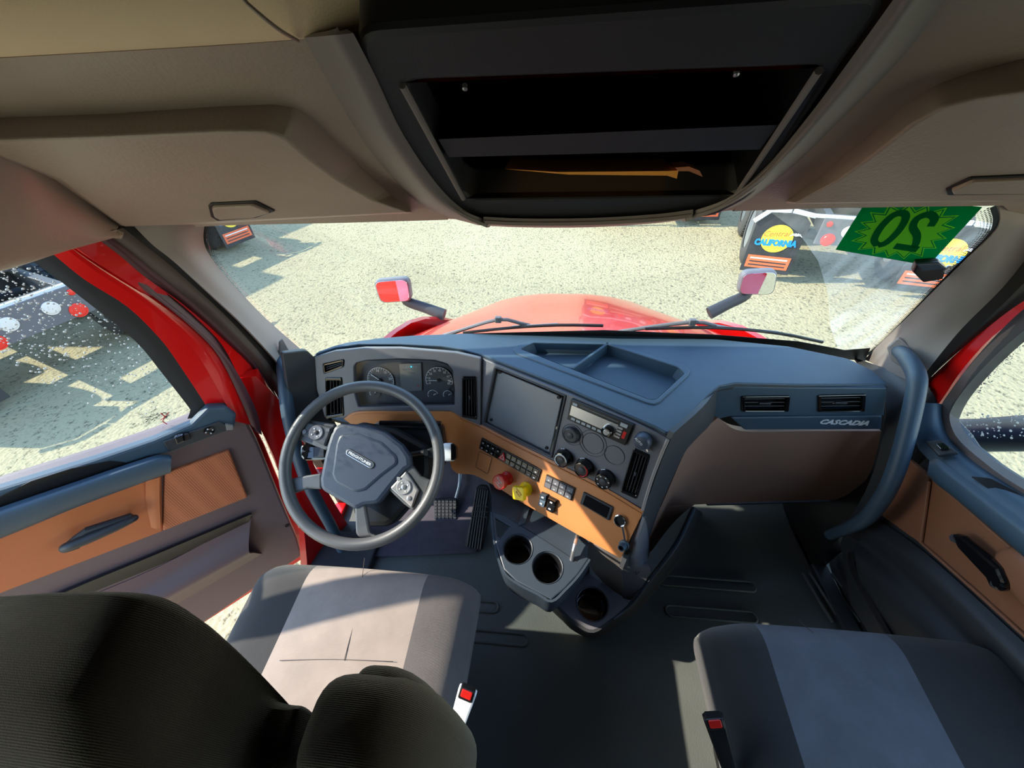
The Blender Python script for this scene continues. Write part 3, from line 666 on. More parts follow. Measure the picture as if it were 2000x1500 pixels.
# gauge cluster
gc = slab(CL.off(-.03), [(686, 700), (890, 698), (894, 797), (690, 800)], .006, .001, .004).make('gauge_cluster', 'gauge', da)
wall = [CL.at(*p) for p in gw]; wb = [CL.off(-.03).at(*p) for p in [(x*.985+788*.015, y*.985+752*.015) for x, y in gw]]
n_ = len(wall); B().add(wall+wb, [(i, (i+1) % n_, n_+(i+1) % n_, n_+i) for i in range(n_)]).make('bezel', 'dark', da)
G = CL.off(-.0265)
def dial(px, r_px, a0, a1, nt_, nums=None, needle=None, parent=gc, fs=.011, sc_=.84):
    c = G.at(*px); e = G.at(px[0]+r_px, px[1]); r_ = (e-c).length; u0, v0 = G.uv(c)
    f_ = slab2(G, [circ(u0, v0, r_*1.0, 40)], .002, .0005, 0, front=.001).make('gauge_dial', 'gauge', parent)
    b = B(); arcp = []
    for i in range(41):
        a = math.radians(a0+(a1-a0)*i/40); arcp.append(G.pt(u0+r_*math.cos(a), v0+r_*math.sin(a), .0022))
    tube(arcp, .0009, 6, 1).make('scale_ring', 'white', parent)
    for i in range(nt_):
        a = math.radians(a0+(a1-a0)*i/(nt_-1)); d = V((math.cos(a), math.sin(a)))
        ax = G.u*d.x+G.v*d.y; b.v.extend([]); bb = box(G.pt(u0+d.x*r_*.92, v0+d.y*r_*.92, .0018), r_*.12, .0011, .0006, (ax, G.n.cross(ax), G.n)); b.add(bb.v, bb.f)
        if nums and i < len(nums) and nums[i]: 
            t_ = text(nums[i], G, u0+d.x*r_*sc_*.9, v0+d.y*r_*sc_*.9, fs, 0, name=None, lift=.0018); b.add(t_.v, t_.f)
    b.make('scale_marks', 'white', parent, smooth=False)
    if needle is not None:
        a = math.radians(needle); ax = G.u*math.cos(a)+G.v*math.sin(a)
        box(G.pt(u0+.35*r_*math.cos(a), v0+.35*r_*math.sin(a), .005), r_*.85, .0022, .001, (ax, G.n.cross(ax), G.n)).make('needle', 'white', parent)
        lathe(c+G.n*.001, G.n, [(r_*.13, 0), (r_*.13, .005), (r_*.08, .0065)], 16).make('needle_hub', 'black', parent)
dial((744, 742), 25, 205, -25, 21, ['0', '', '', '', '', '5', '', '', '', '10', '', '', '', '15', '', '', '', '20', '', '', ''], 145)
dial((858, 742), 26, 200, -20, 16, ['5', '', '15', '', '25', '', '35', '', '45', '', '55', '', '65', '', '75', '85'], 182, fs=.0095)
dial((733, 768), 10, 200, 20, 5, None, 60); dial((846, 771), 10, 200, 20, 5, None, 30); dial((875, 771), 9, 200, 20, 5, None, 30)
ds = slab(G, [(779, 711), (822, 709), (824, 763), (784, 764)], .004, .001, .002, front=.003).make('message_display', 'lcd', gc)
Gd = G.off(.003)
u0, v0 = Gd.uv(Gd.at(801, 716))
for i in range(6): pbox(Gd, u0+(i-2.5)*.0075, v0, .0055, .006, .0005, .001, .0002).make('display_icon', 'cyan' if i == 3 else 'grey', gc)
text('Fuel Economy', Gd, Gd.uv(Gd.at(797, 721))[0], Gd.uv(Gd.at(797, 722))[1], .006, 0, 'grey', 'display_text', gc)
text('00.0 mi', Gd, *Gd.uv(Gd.at(803, 728)), .007, 0, 'grey', 'display_text', gc)
text('15', Gd, *Gd.uv(Gd.at(817, 754)), .009, 0, 'redp', 'display_text', gc)
slab(CL.off(-.006), gw, .0012, .0002).make('cluster_lens', 'clear', da)
# centre fascia
CF = [(940, 699), (1107, 768), (1233, 822), (1305, 856), (1302, 870), (1278, 930), (1256, 1000), (1176, 952), (1107, 917), (1038, 882), (938, 831)]
scr = [(968, 720), (1101, 774), (1075, 890), (946, 825)]
slab(PC, CF, .02, .003, .004, holes=[scr, [(1239, 877), (1268, 890), (1243, 971), (1214, 958)]]).make('centre_fascia', 'fascia', da)
bz = slab(PC, [(964, 715), (1106, 773), (1078, 896), (942, 828)], .010, .003, .004, front=.004, holes=[scr]).make('screen_bezel', 'dark', da)
sp = slab(PC.off(-.008), [(970, 723), (1098, 776), (1073, 886), (949, 824)], .006, .002, .004).make('blank_screen_cover', 'screen', da)
Ps = PC.off(-.005)
for p in ((976, 727), (1091, 776), (959, 820), (1067, 875)):
    lathe(Ps.at(*p)-Ps.n*.003, Ps.n, [(.005, 0), (.005, .0035), (.0035, .0045), (.0015, .003)], 14).make('screw', 'black', sp)
vent(PC, [(1239, 877), (1268, 890), (1243, 971), (1214, 958)], 4, True)
# radio
rp = [(1117, 782), (1234, 831), (1219, 868), (1109, 818)]
ra = slab(PC, [(1115, 779), (1237, 830), (1221, 871), (1107, 819)], .012, .002, .002, front=.008).make('radio', 'black', da)
R_ = PC.off(.008)
P0, P1, P2, P3 = [R_.at(*p) for p in rp]; ru = (P1-P0).normalized(); 
def rpt(s, t): return (P0*(1-s)+P1*s)*(1-t)+(P3*(1-s)+P2*s)*t
def rq(s0, t0, s1, t1, h, m, nm, par=ra):
    q = [rpt(s0, t0), rpt(s1, t0), rpt(s1, t1), rpt(s0, t1)]; qq = [p+R_.n*h for p in q]
    return B().add(q+qq, [(0, 1, 2, 3), (4, 7, 6, 5), (0, 4, 5, 1), (1, 5, 6, 2), (2, 6, 7, 3), (3, 7, 4, 0)]).make(nm, m, par, smooth=False)
rq(.02, .22, .82, .74, .002, 'silver', 'radio_display'); rq(.15, .06, .80, .13, .001, 'gauge', 'disc_slot')
rq(.03, .06, .11, .18, .002, 'grey', 'radio_button'); rq(.84, .05, .95, .22, .002, 'grey', 'radio_button')
for i in range(6): rq(.06+i*.095, .82, .13+i*.095, .94, .002, 'grey', 'radio_button')
for i in range(4): rq(.80, .28+i*.15, .90, .38+i*.15, .002, 'silver', 'radio_button')
rq(.92, .4, .97, .75, .001, 'redp', 'usb_port')
kc = rpt(.70, .66); lathe(kc, R_.n, [(.015, 0), (.014, .014), (.011, .017), (.008, .0165)], 24).make('volume_knob', 'gloss', ra)
lathe(kc+R_.n*.0163, R_.n, [(.008, 0), (.007, .001)], 20).make('knob_cap', 'silver', ra)
# dials
def knob(pl, px, r_, h, nm, m='gloss', face='fascia', marks=0, ring=None, parent=None, n=30):
    c = pl.at(*px); k = lathe(c-pl.n*.002, pl.n, [(r_*1.1, 0), (r_*1.1, .004), (r_*1.02, .005), (r_*.98, h*.8), (r_*.9, h), (r_*.80, h+.0005), (r_*.78, h-.001)], n).make(nm, m, parent or da, ang=50)
    if ring:
        pr_ = [c+(pl.u*math.cos(a)+pl.v*math.sin(a))*r_*.72+pl.n*(h-.0015) for a in [ring[1]+(ring[2]-ring[1])*i/24 for i in range(25)]]
        tube(pr_, r_*.06, 6, 1).make('dial_ring', ring[0], k)
    lathe(c+pl.n*(h-.003), pl.n, [(r_*.40, 0), (r_*.38, .002), (r_*.25, .003)], 20).make('dial_cap', 'dark', k)
    for i in range(marks):
        a = 2*math.pi*i/marks+.4; b_ = box(c+(pl.u*math.cos(a)+pl.v*math.sin(a))*r_*.66+pl.n*(h-.002), r_*.16, r_*.10, .001, (pl.u, pl.v, pl.n)); b_.make('dial_mark', 'white', k, smooth=False)
    return k
c1 = knob(PC, (1103, 892), .0235, .026, 'fan_knob', ring=('white', .2, 4.6))
c2 = knob(PC, (1143, 911), .0235, .026, 'temperature_knob', ring=('redp', -1.6, 1.2))
c3 = knob(PC, (1184, 933), .0235, .026, 'airflow_knob', marks=7)
for k_, s_ in ((c1, '5'), (c2, '0'), (c3, '')):
    pass
hk = knob(PC, (1117, 848), .0225, .014, 'key_barrel', 'dark'); 
lathe(PC.at(1258, 858), PC.n, [(.0205, 0), (.020, .016), (.016, .024), (.006, .026)], 24).make('headlight_knob', 'hub', da)
text('AUTO', PC.off(.026), *PC.uv(PC.at(1254, 854)), .008, -.5, 'white', 'knob_legend', bpy.data.objects['headlight_knob'])
tube([PC.at(1262, 868)+PC.n*.006, PC.at(1269, 878)+PC.n*.010], .0035, 8, 1).make('switch_lever', 'silver', da)
def ringline(pl, px, r_, nm='blank_cover', m='black', seg=40):
    c = pl.at(*px); return tube([c+(pl.u*math.cos(2*math.pi*i/seg)+pl.v*math.sin(2*math.pi*i/seg))*r_+pl.n*.0002 for i in range(seg+1)], .0009, 6, 1).make(nm, m, da)
ringline(PC, (1158, 866), .029); ringline(PC, (1158, 866), .037, 'scuff_ring', 'dark'); ringline(PC, (1200, 889), .026); ringline(PC, (1118, 849), .030, 'scuff_ring', 'dark')
# tan panel with switches
tanp = [(670, 819), (700, 805), (880, 805), (906, 820), (938, 833), (1038, 884), (1107, 919), (1176, 954), (1256, 1002), (1250, 1020), (1240, 1052), (1216, 1082), (1206, 1082), (1060, 996), (960, 940), (930, 925), (900, 916), (880, 912), (868, 872), (868, 834), (860, 824), (712, 824), (682, 828)]
def tanpt(x, y):   # left arm lies under the cluster, the rest on the switch plane
    if x <= 870: return CL.at(x, y)
    if x >= 938: return PO.at(x, y)
    t = (x-870)/68; return CL.at(x, y).lerp(PO.at(x, y), t)
up_ = [(672, 818), (700, 804), (790, 804), (880, 804), (906, 819), (938, 832), (986, 857), (1038, 883), (1107, 918), (1176, 953), (1256, 1001)]
dn_ = [(690, 832), (712, 826), (790, 826), (862, 826), (884, 912), (925, 923), (965, 943), (1012, 972), (1080, 1011), (1145, 1048), (1214, 1086)]
upp = [tanpt(*p) for p in up_]; dnp = [tanpt(*p) for p in dn_]
rows = []
for a, b in zip(upp, dnp):
    L_ = (b-a); e = .012/max(L_.length, .02); nn = (CAM-a).normalized()
    rows.append([a-nn*.004, a+L_*.0+nn*.003, a+L_*.5+nn*.003, b+nn*.003, b-nn*.004+L_.normalized()*.006, b-nn*.03+L_.normalized()*.004])
grid(rows, 4, 3, .008).make('tan_trim_panel', 'tan', da, ang=50)
bm_ = tube([p+V((0, .004, -.006)) for p in dnp[4:]], [.006]*7, 8, 4, 1.0).make('lower_edge_strip', 'pillar', da)
PO2 = PO.off(.004)
def strip(px, rows_, cols, hazard=None, lit=0):
    P0, P1, P2, P3 = [PO2.at(*p) for p in px]; q = lambda s, t, h=0: (P0*(1-s)+P1*s)*(1-t)+(P3*(1-s)+P2*s)*t+PO2.n*h
    hs = B().add([q(-.01, -.03, -.006), q(1.01, -.03, -.006), q(1.01, 1.03, -.006), q(-.01, 1.03, -.006), q(-.01, -.03, .004), q(1.01, -.03, .004), q(1.01, 1.03, .004), q(-.01, 1.03, .004)], [(0, 1, 2, 3), (4, 7, 6, 5), (0, 4, 5, 1), (1, 5, 6, 2), (2, 6, 7, 3), (3, 7, 4, 0)]).make('switch_bank', 'black', da, smooth=False)
    for r_ in range(rows_):
        for c_ in range(cols):
            if hazard == c_: continue
            s0, s1, t0, t1 = (c_+.05)/cols, (c_+.95)/cols, (r_+.07)/rows_, (r_+.93)/rows_
            vs = [q(s0, t0, .004), q(s1, t0, .004), q(s1, t1, .004), q(s0, t1, .004), q(s0+.006, t0+.02, .0075), q(s1-.006, t0+.02, .0075), q(s1-.006, t1-.02, .0065), q(s0+.006, t1-.02, .0065)]
            k = B().add(vs, [(0, 1, 2, 3), (4, 7, 6, 5), (0, 4, 5, 1), (1, 5, 6, 2), (2, 6, 7, 3), (3, 7, 4, 0)]).make('switch_button', 'gloss' if not lit else 'fascia', hs, smooth=False)
            m_ = q((s0+s1)/2, (t0+t1)/2+.06, .0072); uu = (P1-P0).normalized(); vv = PO2.n.cross(uu)
            if (r_*cols+c_) % 5 != 4:
                box(m_, .0058, .0035, .0008, (uu, vv, PO2.n)).make('icon', 'grey', hs, smooth=False)
    if hazard is not None:
        c_ = q((hazard+.55)/cols, .55, .009); uu = (P1-P0).normalized(); vv = PO2.n.cross(uu)
        if vv.z < 0: vv = -vv
        vs = []
        for h, s_ in ((-.006, 1), (.0, 1)): vs += [c_+uu*.013-vv*.010+PO2.n*h, c_-uu*.013-vv*.010+PO2.n*h, c_+vv*.014+PO2.n*h]
        hzt = B().add(vs, [(0, 1, 2), (3, 5, 4), (0, 3, 4, 1), (1, 4, 5, 2), (2, 5, 3, 0)]).make('hazard_button', 'redp', hs, smooth=False)
        o3 = [c_+uu*.007-vv*.006+PO2.n*.0006, c_-uu*.007-vv*.006+PO2.n*.0006, c_+vv*.0075+PO2.n*.0006]
        tube(o3+[o3[0]], .0007, 6, 1).make('hazard_icon', 'white', hs)
strip([(943, 856), (1056, 917), (1049, 939), (938, 875)], 2, 11, 4)
strip([(1069, 927), (1123, 953), (1116, 976), (1064, 949)], 2, 4, lit=1)
def rocker(px, cells=2):
    c = [PO2.at(*p) for p in px]; cc = sum(c, V())/4
    u_ = (c[1]-c[0]); v_ = (c[3]-c[0])
    hb_ = B().add([p-PO2.n*.004 for p in c]+[p+PO2.n*.006 for p in c], [(0, 1, 2, 3), (4, 7, 6, 5), (0, 4, 5, 1), (1, 5, 6, 2), (2, 6, 7, 3), (3, 7, 4, 0)]).make('rocker_switch', 'black', da, smooth=False)
    for i in range(2):
        t0, t1 = .04+i*.49, .47+i*.49; h0, h1 = (.016, .008) if i == 0 else (.008, .012)
        q_ = [c[0]+u_*.08+v_*t0, c[0]+u_*.92+v_*t0, c[0]+u_*.92+v_*t1, c[0]+u_*.08+v_*t1]
        hh = [h0, h0, h1, h1]; vs = [p+PO2.n*.005 for p in q_]+[p+PO2.n*h for p, h in zip(q_, hh)]
        B().add(vs, [(0, 1, 2, 3), (4, 7, 6, 5), (0, 4, 5, 1), (1, 5, 6, 2), (2, 6, 7, 3), (3, 7, 4, 0)]).make('rocker_key', 'dash' if px[0][0] < 1065 else 'gloss', hb_, smooth=False)
        mm_ = sum(q_, V())/4+PO2.n*(max(h0, h1)*.5+h1*.5+.0015); box(mm_, .007, .004, .0008, (u_.normalized(), PO2.n.cross(u_).normalized(), PO2.n)).make('icon', 'white', hb_, smooth=False)
rocker([(1059, 960), (1072, 965), (1065, 990), (1053, 984)]); rocker([(1074, 968), (1090, 976), (1082, 1001), (1068, 993)])
# air brake valves
def valve(pxb, pxf, m, nm, sq, words, bootm):
    b0 = PO2.at(*pxb); d = (PO2.n*.8+V((-.25, -.3, .1))).normalized(); 
    L = .045; tip = b0+PO2.n*L
    bt = lathe(b0-PO2.n*.004, PO2.n, [(.022, 0), (.021, .006), (.013, .012), (.011, .030)], 22).make(nm, bootm, da)
    fp = Plane(b0+PO2.n*L, PO2.n); n8 = 4 if sq else 8
    o_ = [(.0245*math.cos(math.pi/n8+2*math.pi*i/n8+(.35 if sq else .1)), .0245*math.sin(math.pi/n8+2*math.pi*i/n8+(.35 if sq else .1))) for i in range(n8)]
    if sq: o_ = [(x*1.12, y*1.12) for x, y in o_]
    kk = slab2(fp, [o_], .016, .003, .006).make('valve_knob', m, bt)
    for i, s_ in enumerate(words): text(s_, fp, 0, .008-i*.008, .0062, -.45, 'decwhite' if not sq else 'tan', 'valve_lettering', bt)
    return bt
PO2n = PO2
valve((990, 934), (974, 932), 'redp', 'trailer_air_valve', False, ('TRAILER', 'AIR', 'SUPPLY'), 'redp')
valve((1027, 955), (1011, 953), 'yellow', 'parking_brake_valve', True, ('PARKING', 'BRAKE'), 'yellow')
# square blank, dark display, 12 V socket with its cap
q0 = [PO2.uv(PO2.at(*p)) for p in ((936, 881), (961, 893), (953, 926), (929, 912))]
lp_ = rnd2(q0, .006); tube([PO2.pt(u, v, .0004) for u, v in lp_+[lp_[0]]], .0008, 6, 1).make('blank_cover', 'black', da)
dd = slab(PO2, [(1139, 961), (1197, 991), (1189, 1018), (1132, 984)], .012, .003, .003, front=.005).make('small_display', 'dark', da)
slab(PO2, [(1144, 967), (1191, 992), (1184, 1012), (1138, 985)], .003, .0005, .002, front=.0065).make('display_glass', 'gloss', dd)
sk = lathe(PO2.at(1212, 1016), PO2.n, [(.0165, 0), (.0165, .006), (.0145, .007), (.0125, .006), (.012, -.0005), (.0, -.0005)], 28, cap=False).make('power_socket', 'chrome', da)
lathe(PO2.at(1212, 1016), PO2.n, [(.0122, .0012), (.0122, .0016)], 20).make('socket_hole', 'black', sk)
tube([PO2.at(1216, 1026)+PO2.n*.005, PO2.at(1220, 1040)+PO2.n*.008, PO2.at(1222, 1056)+PO2.n*.006], .0025, 8, 4).make('cap_strap', 'dark', sk)
lathe(PO2.at(1220, 1063)+PO2.n*.002, PO2.n+V((-.3, -.2, 0)), [(.013, 0), (.013, .005), (.009, .006), (.009, .02), (.007, .02), (.007, .006)], 22).make('socket_cap', 'dash', sk)
# passenger side
pf = [(1400, 758), (1436, 755), (1560, 757), (1733, 758), (1727, 812), (1424, 814), (1392, 822), (1384, 790)]
va, vb = [(1450, 774), (1540, 773), (1537, 802), (1450, 802)], [(1599, 772), (1688, 770), (1685, 802), (1599, 803)]
slab(GV, pf, .02, .003, .004, holes=[va, vb]).make('passenger_fascia', 'dash', da)
vent(GV, va, 3, False); vent(GV, vb, 3, False)
st = slab(GV, [(1426, 815), (1724, 812), (1722, 839), (1454, 840)], .02, .004, .006, front=.006).make('trim_strip', 'dash', da)
text('CASCADIA', GV.off(.0065), *GV.uv(GV.at(1645, 822)), .022, .0, 'white', 'nameplate', st, depth=.001, width=(GV.at(1693, 822)-GV.at(1597, 822)).length, shear=.25, bold=.0006)
E_ = [(1316, 846), (1296, 890), (1278, 940), (1257, 1000), (1238, 1058), (1216, 1112)]
Bq_ = [(1400, 760, .775), (1392, 822, .76), (1345, 872, .72), (1318, 925, .69), (1290, 990, .65), (1258, 1080, .58)]
eP = [PC.at(x, y) for x, y in E_]; bP = [PY(x, y, z) for x, y, z in Bq_]
grid([[a, (a*.5+b*.5)+V((.01, .0, .006)), b] for a, b in zip(eP, bP)], 4, 4, .012).make('stack_side', 'dark', da, ang=60)
eL = [PC.at(x, y)+PC.n*.002 for x, y in ((1305, 857), (1290, 892), (1272, 940), (1254, 1000), (1238, 1054))]
tube([p for p in eL], .004, 8, 4).make('edge_bead', 'pillar', da)
glr = [[(1402, 816, .768), (1450, 842, .782), (1580, 842, .785), (1721, 842, .785)],
       [(1356, 856, .73), (1420, 872, .775), (1560, 880, .775), (1713, 882, .785)],
       [(1332, 895, .70), (1400, 905, .77), (1550, 918, .768), (1700, 922, .785)],
       [(1306, 955, .665), (1370, 958, .76), (1530, 960, .775), (1675, 962, .80)],
       [(1290, 992, .64), (1350, 986, .75), (1510, 979, .80), (1662, 976, .82)]]
grid([[PY(*p) for p in r] for r in glr], 5, 6, .02).make('glovebox', 'tan2', da, ang=70)
grid([[PY(1290, 990, .64), PY(1320, 990, .70), PY(1356, 986, .75)], [PY(1278, 1020, .62), PY(1300, 1018, .66), PY(1326, 1010, .71)], [PY(1268, 1050, .60), PY(1282, 1048, .63), PY(1298, 1042, .67)], [PY(1262, 1078, .585), PY(1268, 1080, .60), PY(1276, 1072, .62)]], 4, 4, .012).make('knee_panel', 'tan2', da, ang=70)
# dark underside and left end panel
grid([[PY(634, 818, .84), PY(700, 832, .84), PY(866, 830, .86)], [V((-.78, .95, .50)), V((-.55, .97, .50)), V((-.36, .95, .50))], [V((-.80, 1.06, .30)), V((-.55, 1.06, .3)), V((-.3, 1.06, .3))]], 4, 3, .012).make('knee_bolster', 'black', da)
slab(Plane(PX(610, 760, -.80), (.8, -.6, 0)), [(552, 690), (600, 684), (616, 700), (625, 760), (645, 830), (680, 870), (660, 900), (600, 860), (568, 800)], .02, .003, .01).make('end_panel', 'dark', da)
grid([[PY(1384, 985, .78), PY(1520, 982, .82), PY(1662, 978, .83)], [V((.40, .98, .30)), V((.6, .98, .30)), V((.86, .98, .30))]], 3, 3, .01).make('under_panel', 'dark', da)

# ================================================================== centre console with cup holders
cc = thing('centre_console', 'dark floor console with three cup holders below the switch panel', 'console', (0, .5, 0))
CU = Plane((0, 0, .40), (0, -.10, .99), up=(0, 1, 0))
def at_(pl, px): return pl.at(*px)
up_out = [(962, 1002), (975, 1000), (1035, 1040), (1130, 1098), (1138, 1090), (1150, 1068), (1132, 1108), (1100, 1146), (1077, 1172), (1052, 1160), (1010, 1136), (985, 1112), (968, 1062)]
up_out = [(961, 1000), (985, 1006), (1060, 1052), (1128, 1096), (1140, 1084), (1150, 1090), (1128, 1122), (1102, 1150), (1077, 1171), (1052, 1158), (1008, 1135), (984, 1112), (968, 1062)]
def cup(pl, px, wpx, depth, m='black', par=None):
    c = pl.at(*px); r_ = (pl.at(px[0]+wpx, px[1])-pl.at(px[0]-wpx, px[1])).length/2; u0, v0 = pl.uv(c)
    lathe(c, -pl.n, [(r_+.003, -.002), (r_+.004, -.0005), (r_, .004), (r_*.97, depth*.6), (r_*.84, depth*.62), (r_*.82, depth), (0.0005, depth)], 36, cap=False).make('cup_holder', m, par or cc, ang=50)
    return circ(u0, v0, r_+.0005, 36)
h1 = cup(CU, (1011, 1072), 27, .085); h2 = cup(CU, (1069, 1108), 28, .09)
tri = [CU.uv(CU.at(*p)) for p in ((968, 1012), (996, 1028), (990, 1034), (978, 1050), (972, 1046))]
lo = [CU.uv(CU.at(*p)) for p in up_out]
slab2(CU, [lo, h1, h2, tri], .012, .003, 0).make('upper_tray', 'console', cc)
# skirt of the upper tray
fr_ = [(961, 1000), (968, 1062), (984, 1112), (1008, 1135), (1052, 1158), (1077, 1171), (1102, 1150), (1128, 1122), (1150, 1090)]
topc = [CU.at(*p) for p in fr_]; ctr = CU.at(1050, 1075)
def pull(p, k, z): q = p.lerp(V((ctr.x, ctr.y+.05, p.z)), k); return V((q.x, q.y, z))
grid([[p-V((0, 0, .002)) for p in topc], [pull(p, .02, .375) for p in topc], [pull(p, .08, .33) for p in topc], [pull(p, .3, .28) for p in topc]], 3, 4, .006, toward=(0, 0, .45)).make('tray_skirt', 'console', cc)
# back wall of the tray, towards the dash
w0 = [CU.at(*p) for p in ((962, 1001), (1000, 1016), (1060, 1052), (1128, 1096))]; w1 = [PO.at(*p)-PO.n*.03 for p in ((944, 945), (1000, 976), (1070, 1018), (1150, 1064))]
grid([[a, a.lerp(b, .5)+V((0, .012, 0)), b] for a, b in zip(w0, w1)], 4, 4, .01).make('rear_wall', 'console', cc)
# partition fins
def fin(a, b, c, d, m='console', nm='partition', th=.008):
    P_ = [a, b, c, d]; nn = (b-a).cross(c-a).normalized()*th/2
    return B().add([p+nn for p in P_]+[p-nn for p in P_], [(0, 1, 2, 3), (4, 7, 6, 5), (0, 4, 5, 1), (1, 5, 6, 2), (2, 6, 7, 3), (3, 7, 4, 0)]).make(nm, m, cc, smooth=False)
fin(CU.at(1012, 1028), CU.at(1026, 1022), PO.at(1031, 996)-PO.n*.01, PO.at(1022, 992)-PO.n*.01)
tube([CU.at(1116, 1094), CU.at(1121, 1076)+V((0, 0, .035)), PO.at(1124, 1050)-PO.n*.012], .005, 8, 4).make('partition', 'silver', cc)
# lower tray and third cup
CV = Plane((0, 0, .22), (0, -.05, .99), up=(0, 1, 0))
h3 = cup(CV, (1157, 1179), 29, .085, 'gloss')
lv = [CV.uv(CV.at(*p)) for p in ((1076, 1172), (1090, 1160), (1150, 1118), (1200, 1155), (1228, 1180), (1196, 1208), (1160, 1234), (1125, 1222), (1100, 1200))]
slab2(CV, [lv, h3], .010, .002, 0).make('lower_tray', 'fascia', cc)
lw = [CV.at(*p) for p in ((1068, 1168), (1100, 1200), (1125, 1222), (1160, 1236), (1198, 1210), (1232, 1182), (1275, 1130), (1325, 1065), (1362, 1000))]
base = [(1060, 1175), (1095, 1208), (1122, 1232), (1163, 1246), (1208, 1222), (1250, 1188), (1300, 1130), (1345, 1068), (1372, 1005)]
bs = [PZ(*p, .0) for p in base]
lw[6:] = [PZ(1273, 1128, .30), PZ(1322, 1062, .40), PZ(1356, 992, .48)]
grid([[a, a.lerp(b, .5)+(V((a.x-.1, a.y-.65, 0)).normalized()*.008), b] for a, b in zip(lw, bs)], 4, 4, .008).make('pedestal', 'dark', cc, ang=60)
tube([p+V((0, 0, .003)) for p in lw[4:]], [.003, .004, .005, .006, .005], 8, 5).make('pocket_rim', 'console', cc)
grid([[PZ(1076, 1172, .30), PZ(1110, 1148, .30), PZ(1150, 1092, .38)], [PZ(1085, 1178, .225), PZ(1120, 1150, .225), PZ(1152, 1120, .225)]], 3, 4, .008).make('inner_wall', 'black', cc)
# column between pocket and lower tray
pw = [[PC.at(1250, 1004), PC.at(1262, 1020), PY(1268, 1062, .60)], [PC.at(1228, 1068), PC.at(1245, 1072), PY(1268, 1085, .57)], [PZ(1216, 1112, .36), PZ(1240, 1110, .37), PZ(1262, 1100, .38)], [PZ(1215, 1135, .30), PZ(1245, 1130, .31), PZ(1270, 1118, .33)], [PZ(1216, 1168, .225), PZ(1230, 1172, .225), PZ(1240, 1168, .24)]]
grid(pw, 4, 4, .01).make('pedestal_column', 'fascia', cc, ang=60)
grid([[PO.at(1145, 1052)-PO.n*.02, PO.at(1180, 1070)-PO.n*.02, PC.at(1228, 1072)-PC.n*.008], [PZ(1150, 1100, .34), PZ(1185, 1110, .34), PZ(1216, 1114, .355)], [PZ(1180, 1140, .228), PZ(1200, 1155, .228), PZ(1217, 1166, .228)]], 4, 4, .01).make('side_wall', 'pillar', cc, ang=60)
lg = [(x, y) for x, y in ((1247, 1090), (1254, 1098), (1251, 1112), (1243, 1122), (1241, 1106))]
tube([PZ(x, y, .385-.0015*(y-1090)) for x, y in lg+[lg[0]]], .001, 6, 4).make('oval_cover', 'black', cc)

struct(box((.955, .87, .34), .05, .30, .68).make('trim_21', 'black', smooth=False))
struct(box((-.955, .93, .32), .04, .16, .64).make('trim_22', 'black', smooth=False))

struct(grid([[WS.at(1668, 703)-WS.n*.01, PX(1795, 745, .905), PX(1835, 790, .94)], [PX(1725, 765, .85), PX(1785, 800, .90), PX(1830, 830, .94)], [PX(1722, 860, .87), PX(1770, 860, .90), PX(1800, 880, .94)], [PX(1690, 960, .88), PX(1720, 960, .90), PX(1760, 980, .94)], [PX(1640, 1040, .88), PX(1665, 1050, .90), PX(1690, 1070, .94)]], 4, 4, .01).make('trim_23', 'dark', ang=70))
# ================================================================== steering column and wheel
WC = CAM + ray(707, 902)*1.0
WP = Plane(WC, (.06, -.60, .80), up=(0, .8, .6))
sc = thing('steering_shroud', 'black steering column shroud with stalks behind the steering wheel', 'steering column', WC-WP.n*.1)
WB = WP.off(-.07)
shp = [(640, 872), (700, 822), (770, 835), (838, 872), (840, 930), (800, 985), (760, 1030), (700, 1030), (670, 960)]
slab(WB, shp, .07, .015, .02).make('shroud', 'black', sc)
slab(WP.off(-.13), [(728, 822), (862, 822), (868, 900), (820, 980), (790, 1000), (740, 1000), (690, 930)], .06, .012, .02).make('lower_shroud', 'black', sc)
tube([WC-WP.n*.12, WC-WP.n*.30+V((0, .02, -.08)), V((-.53, .98, .22))], [.055, .05, .035], 20, 4).make('steering_shaft', 'black', sc)
for a, b in (((742, 826), (862, 827)), ((758, 834), (852, 836))):
    tube([WP.off(-.10).at(*a), WP.off(-.10).at(*b)], .007, 10, 1).make('slot_trim', 'gloss', sc)
# left lever
W5 = WP.off(-.035)
lv_ = slab(W5, [(586, 872), (592, 867), (640, 872), (640, 898), (592, 899), (585, 890)], .028, .006, .006).make('turn_signal_lever', 'gloss', sc)
slab(W5.off(.016), [(611, 874), (617, 871), (634, 874), (634, 893), (611, 894)], .010, .003, .003).make('wiper_knob', 'black', lv_)
text('◊•', W5.off(.015), *W5.uv(W5.at(599, 882)), .010, 0, 'white', 'lever_legend', lv_)
tube([W5.at(636, 884), WB.at(668, 886)], .010, 12, 1).make('lever_stem', 'black', lv_)
rv = slab(W5, [(862, 868), (868, 865), (883, 865), (889, 870), (890, 895), (884, 900), (868, 901), (862, 897)], .030, .007, .006).make('gear_lever', 'white', sc)
slab(W5.off(.002), [(880, 866), (886, 866), (891, 872), (891, 895), (885, 899), (880, 899)], .032, .006, .005).make('lever_end', 'gloss', rv)
slab(W5.off(-.006), [(826, 880), (842, 873), (866, 872), (866, 896), (842, 897), (828, 890)], .024, .006, .006).make('lever_body', 'black', rv)
tube([W5.at(832, 884), WB.at(805, 888)], .009, 12, 1).make('lever_stem', 'black', rv)
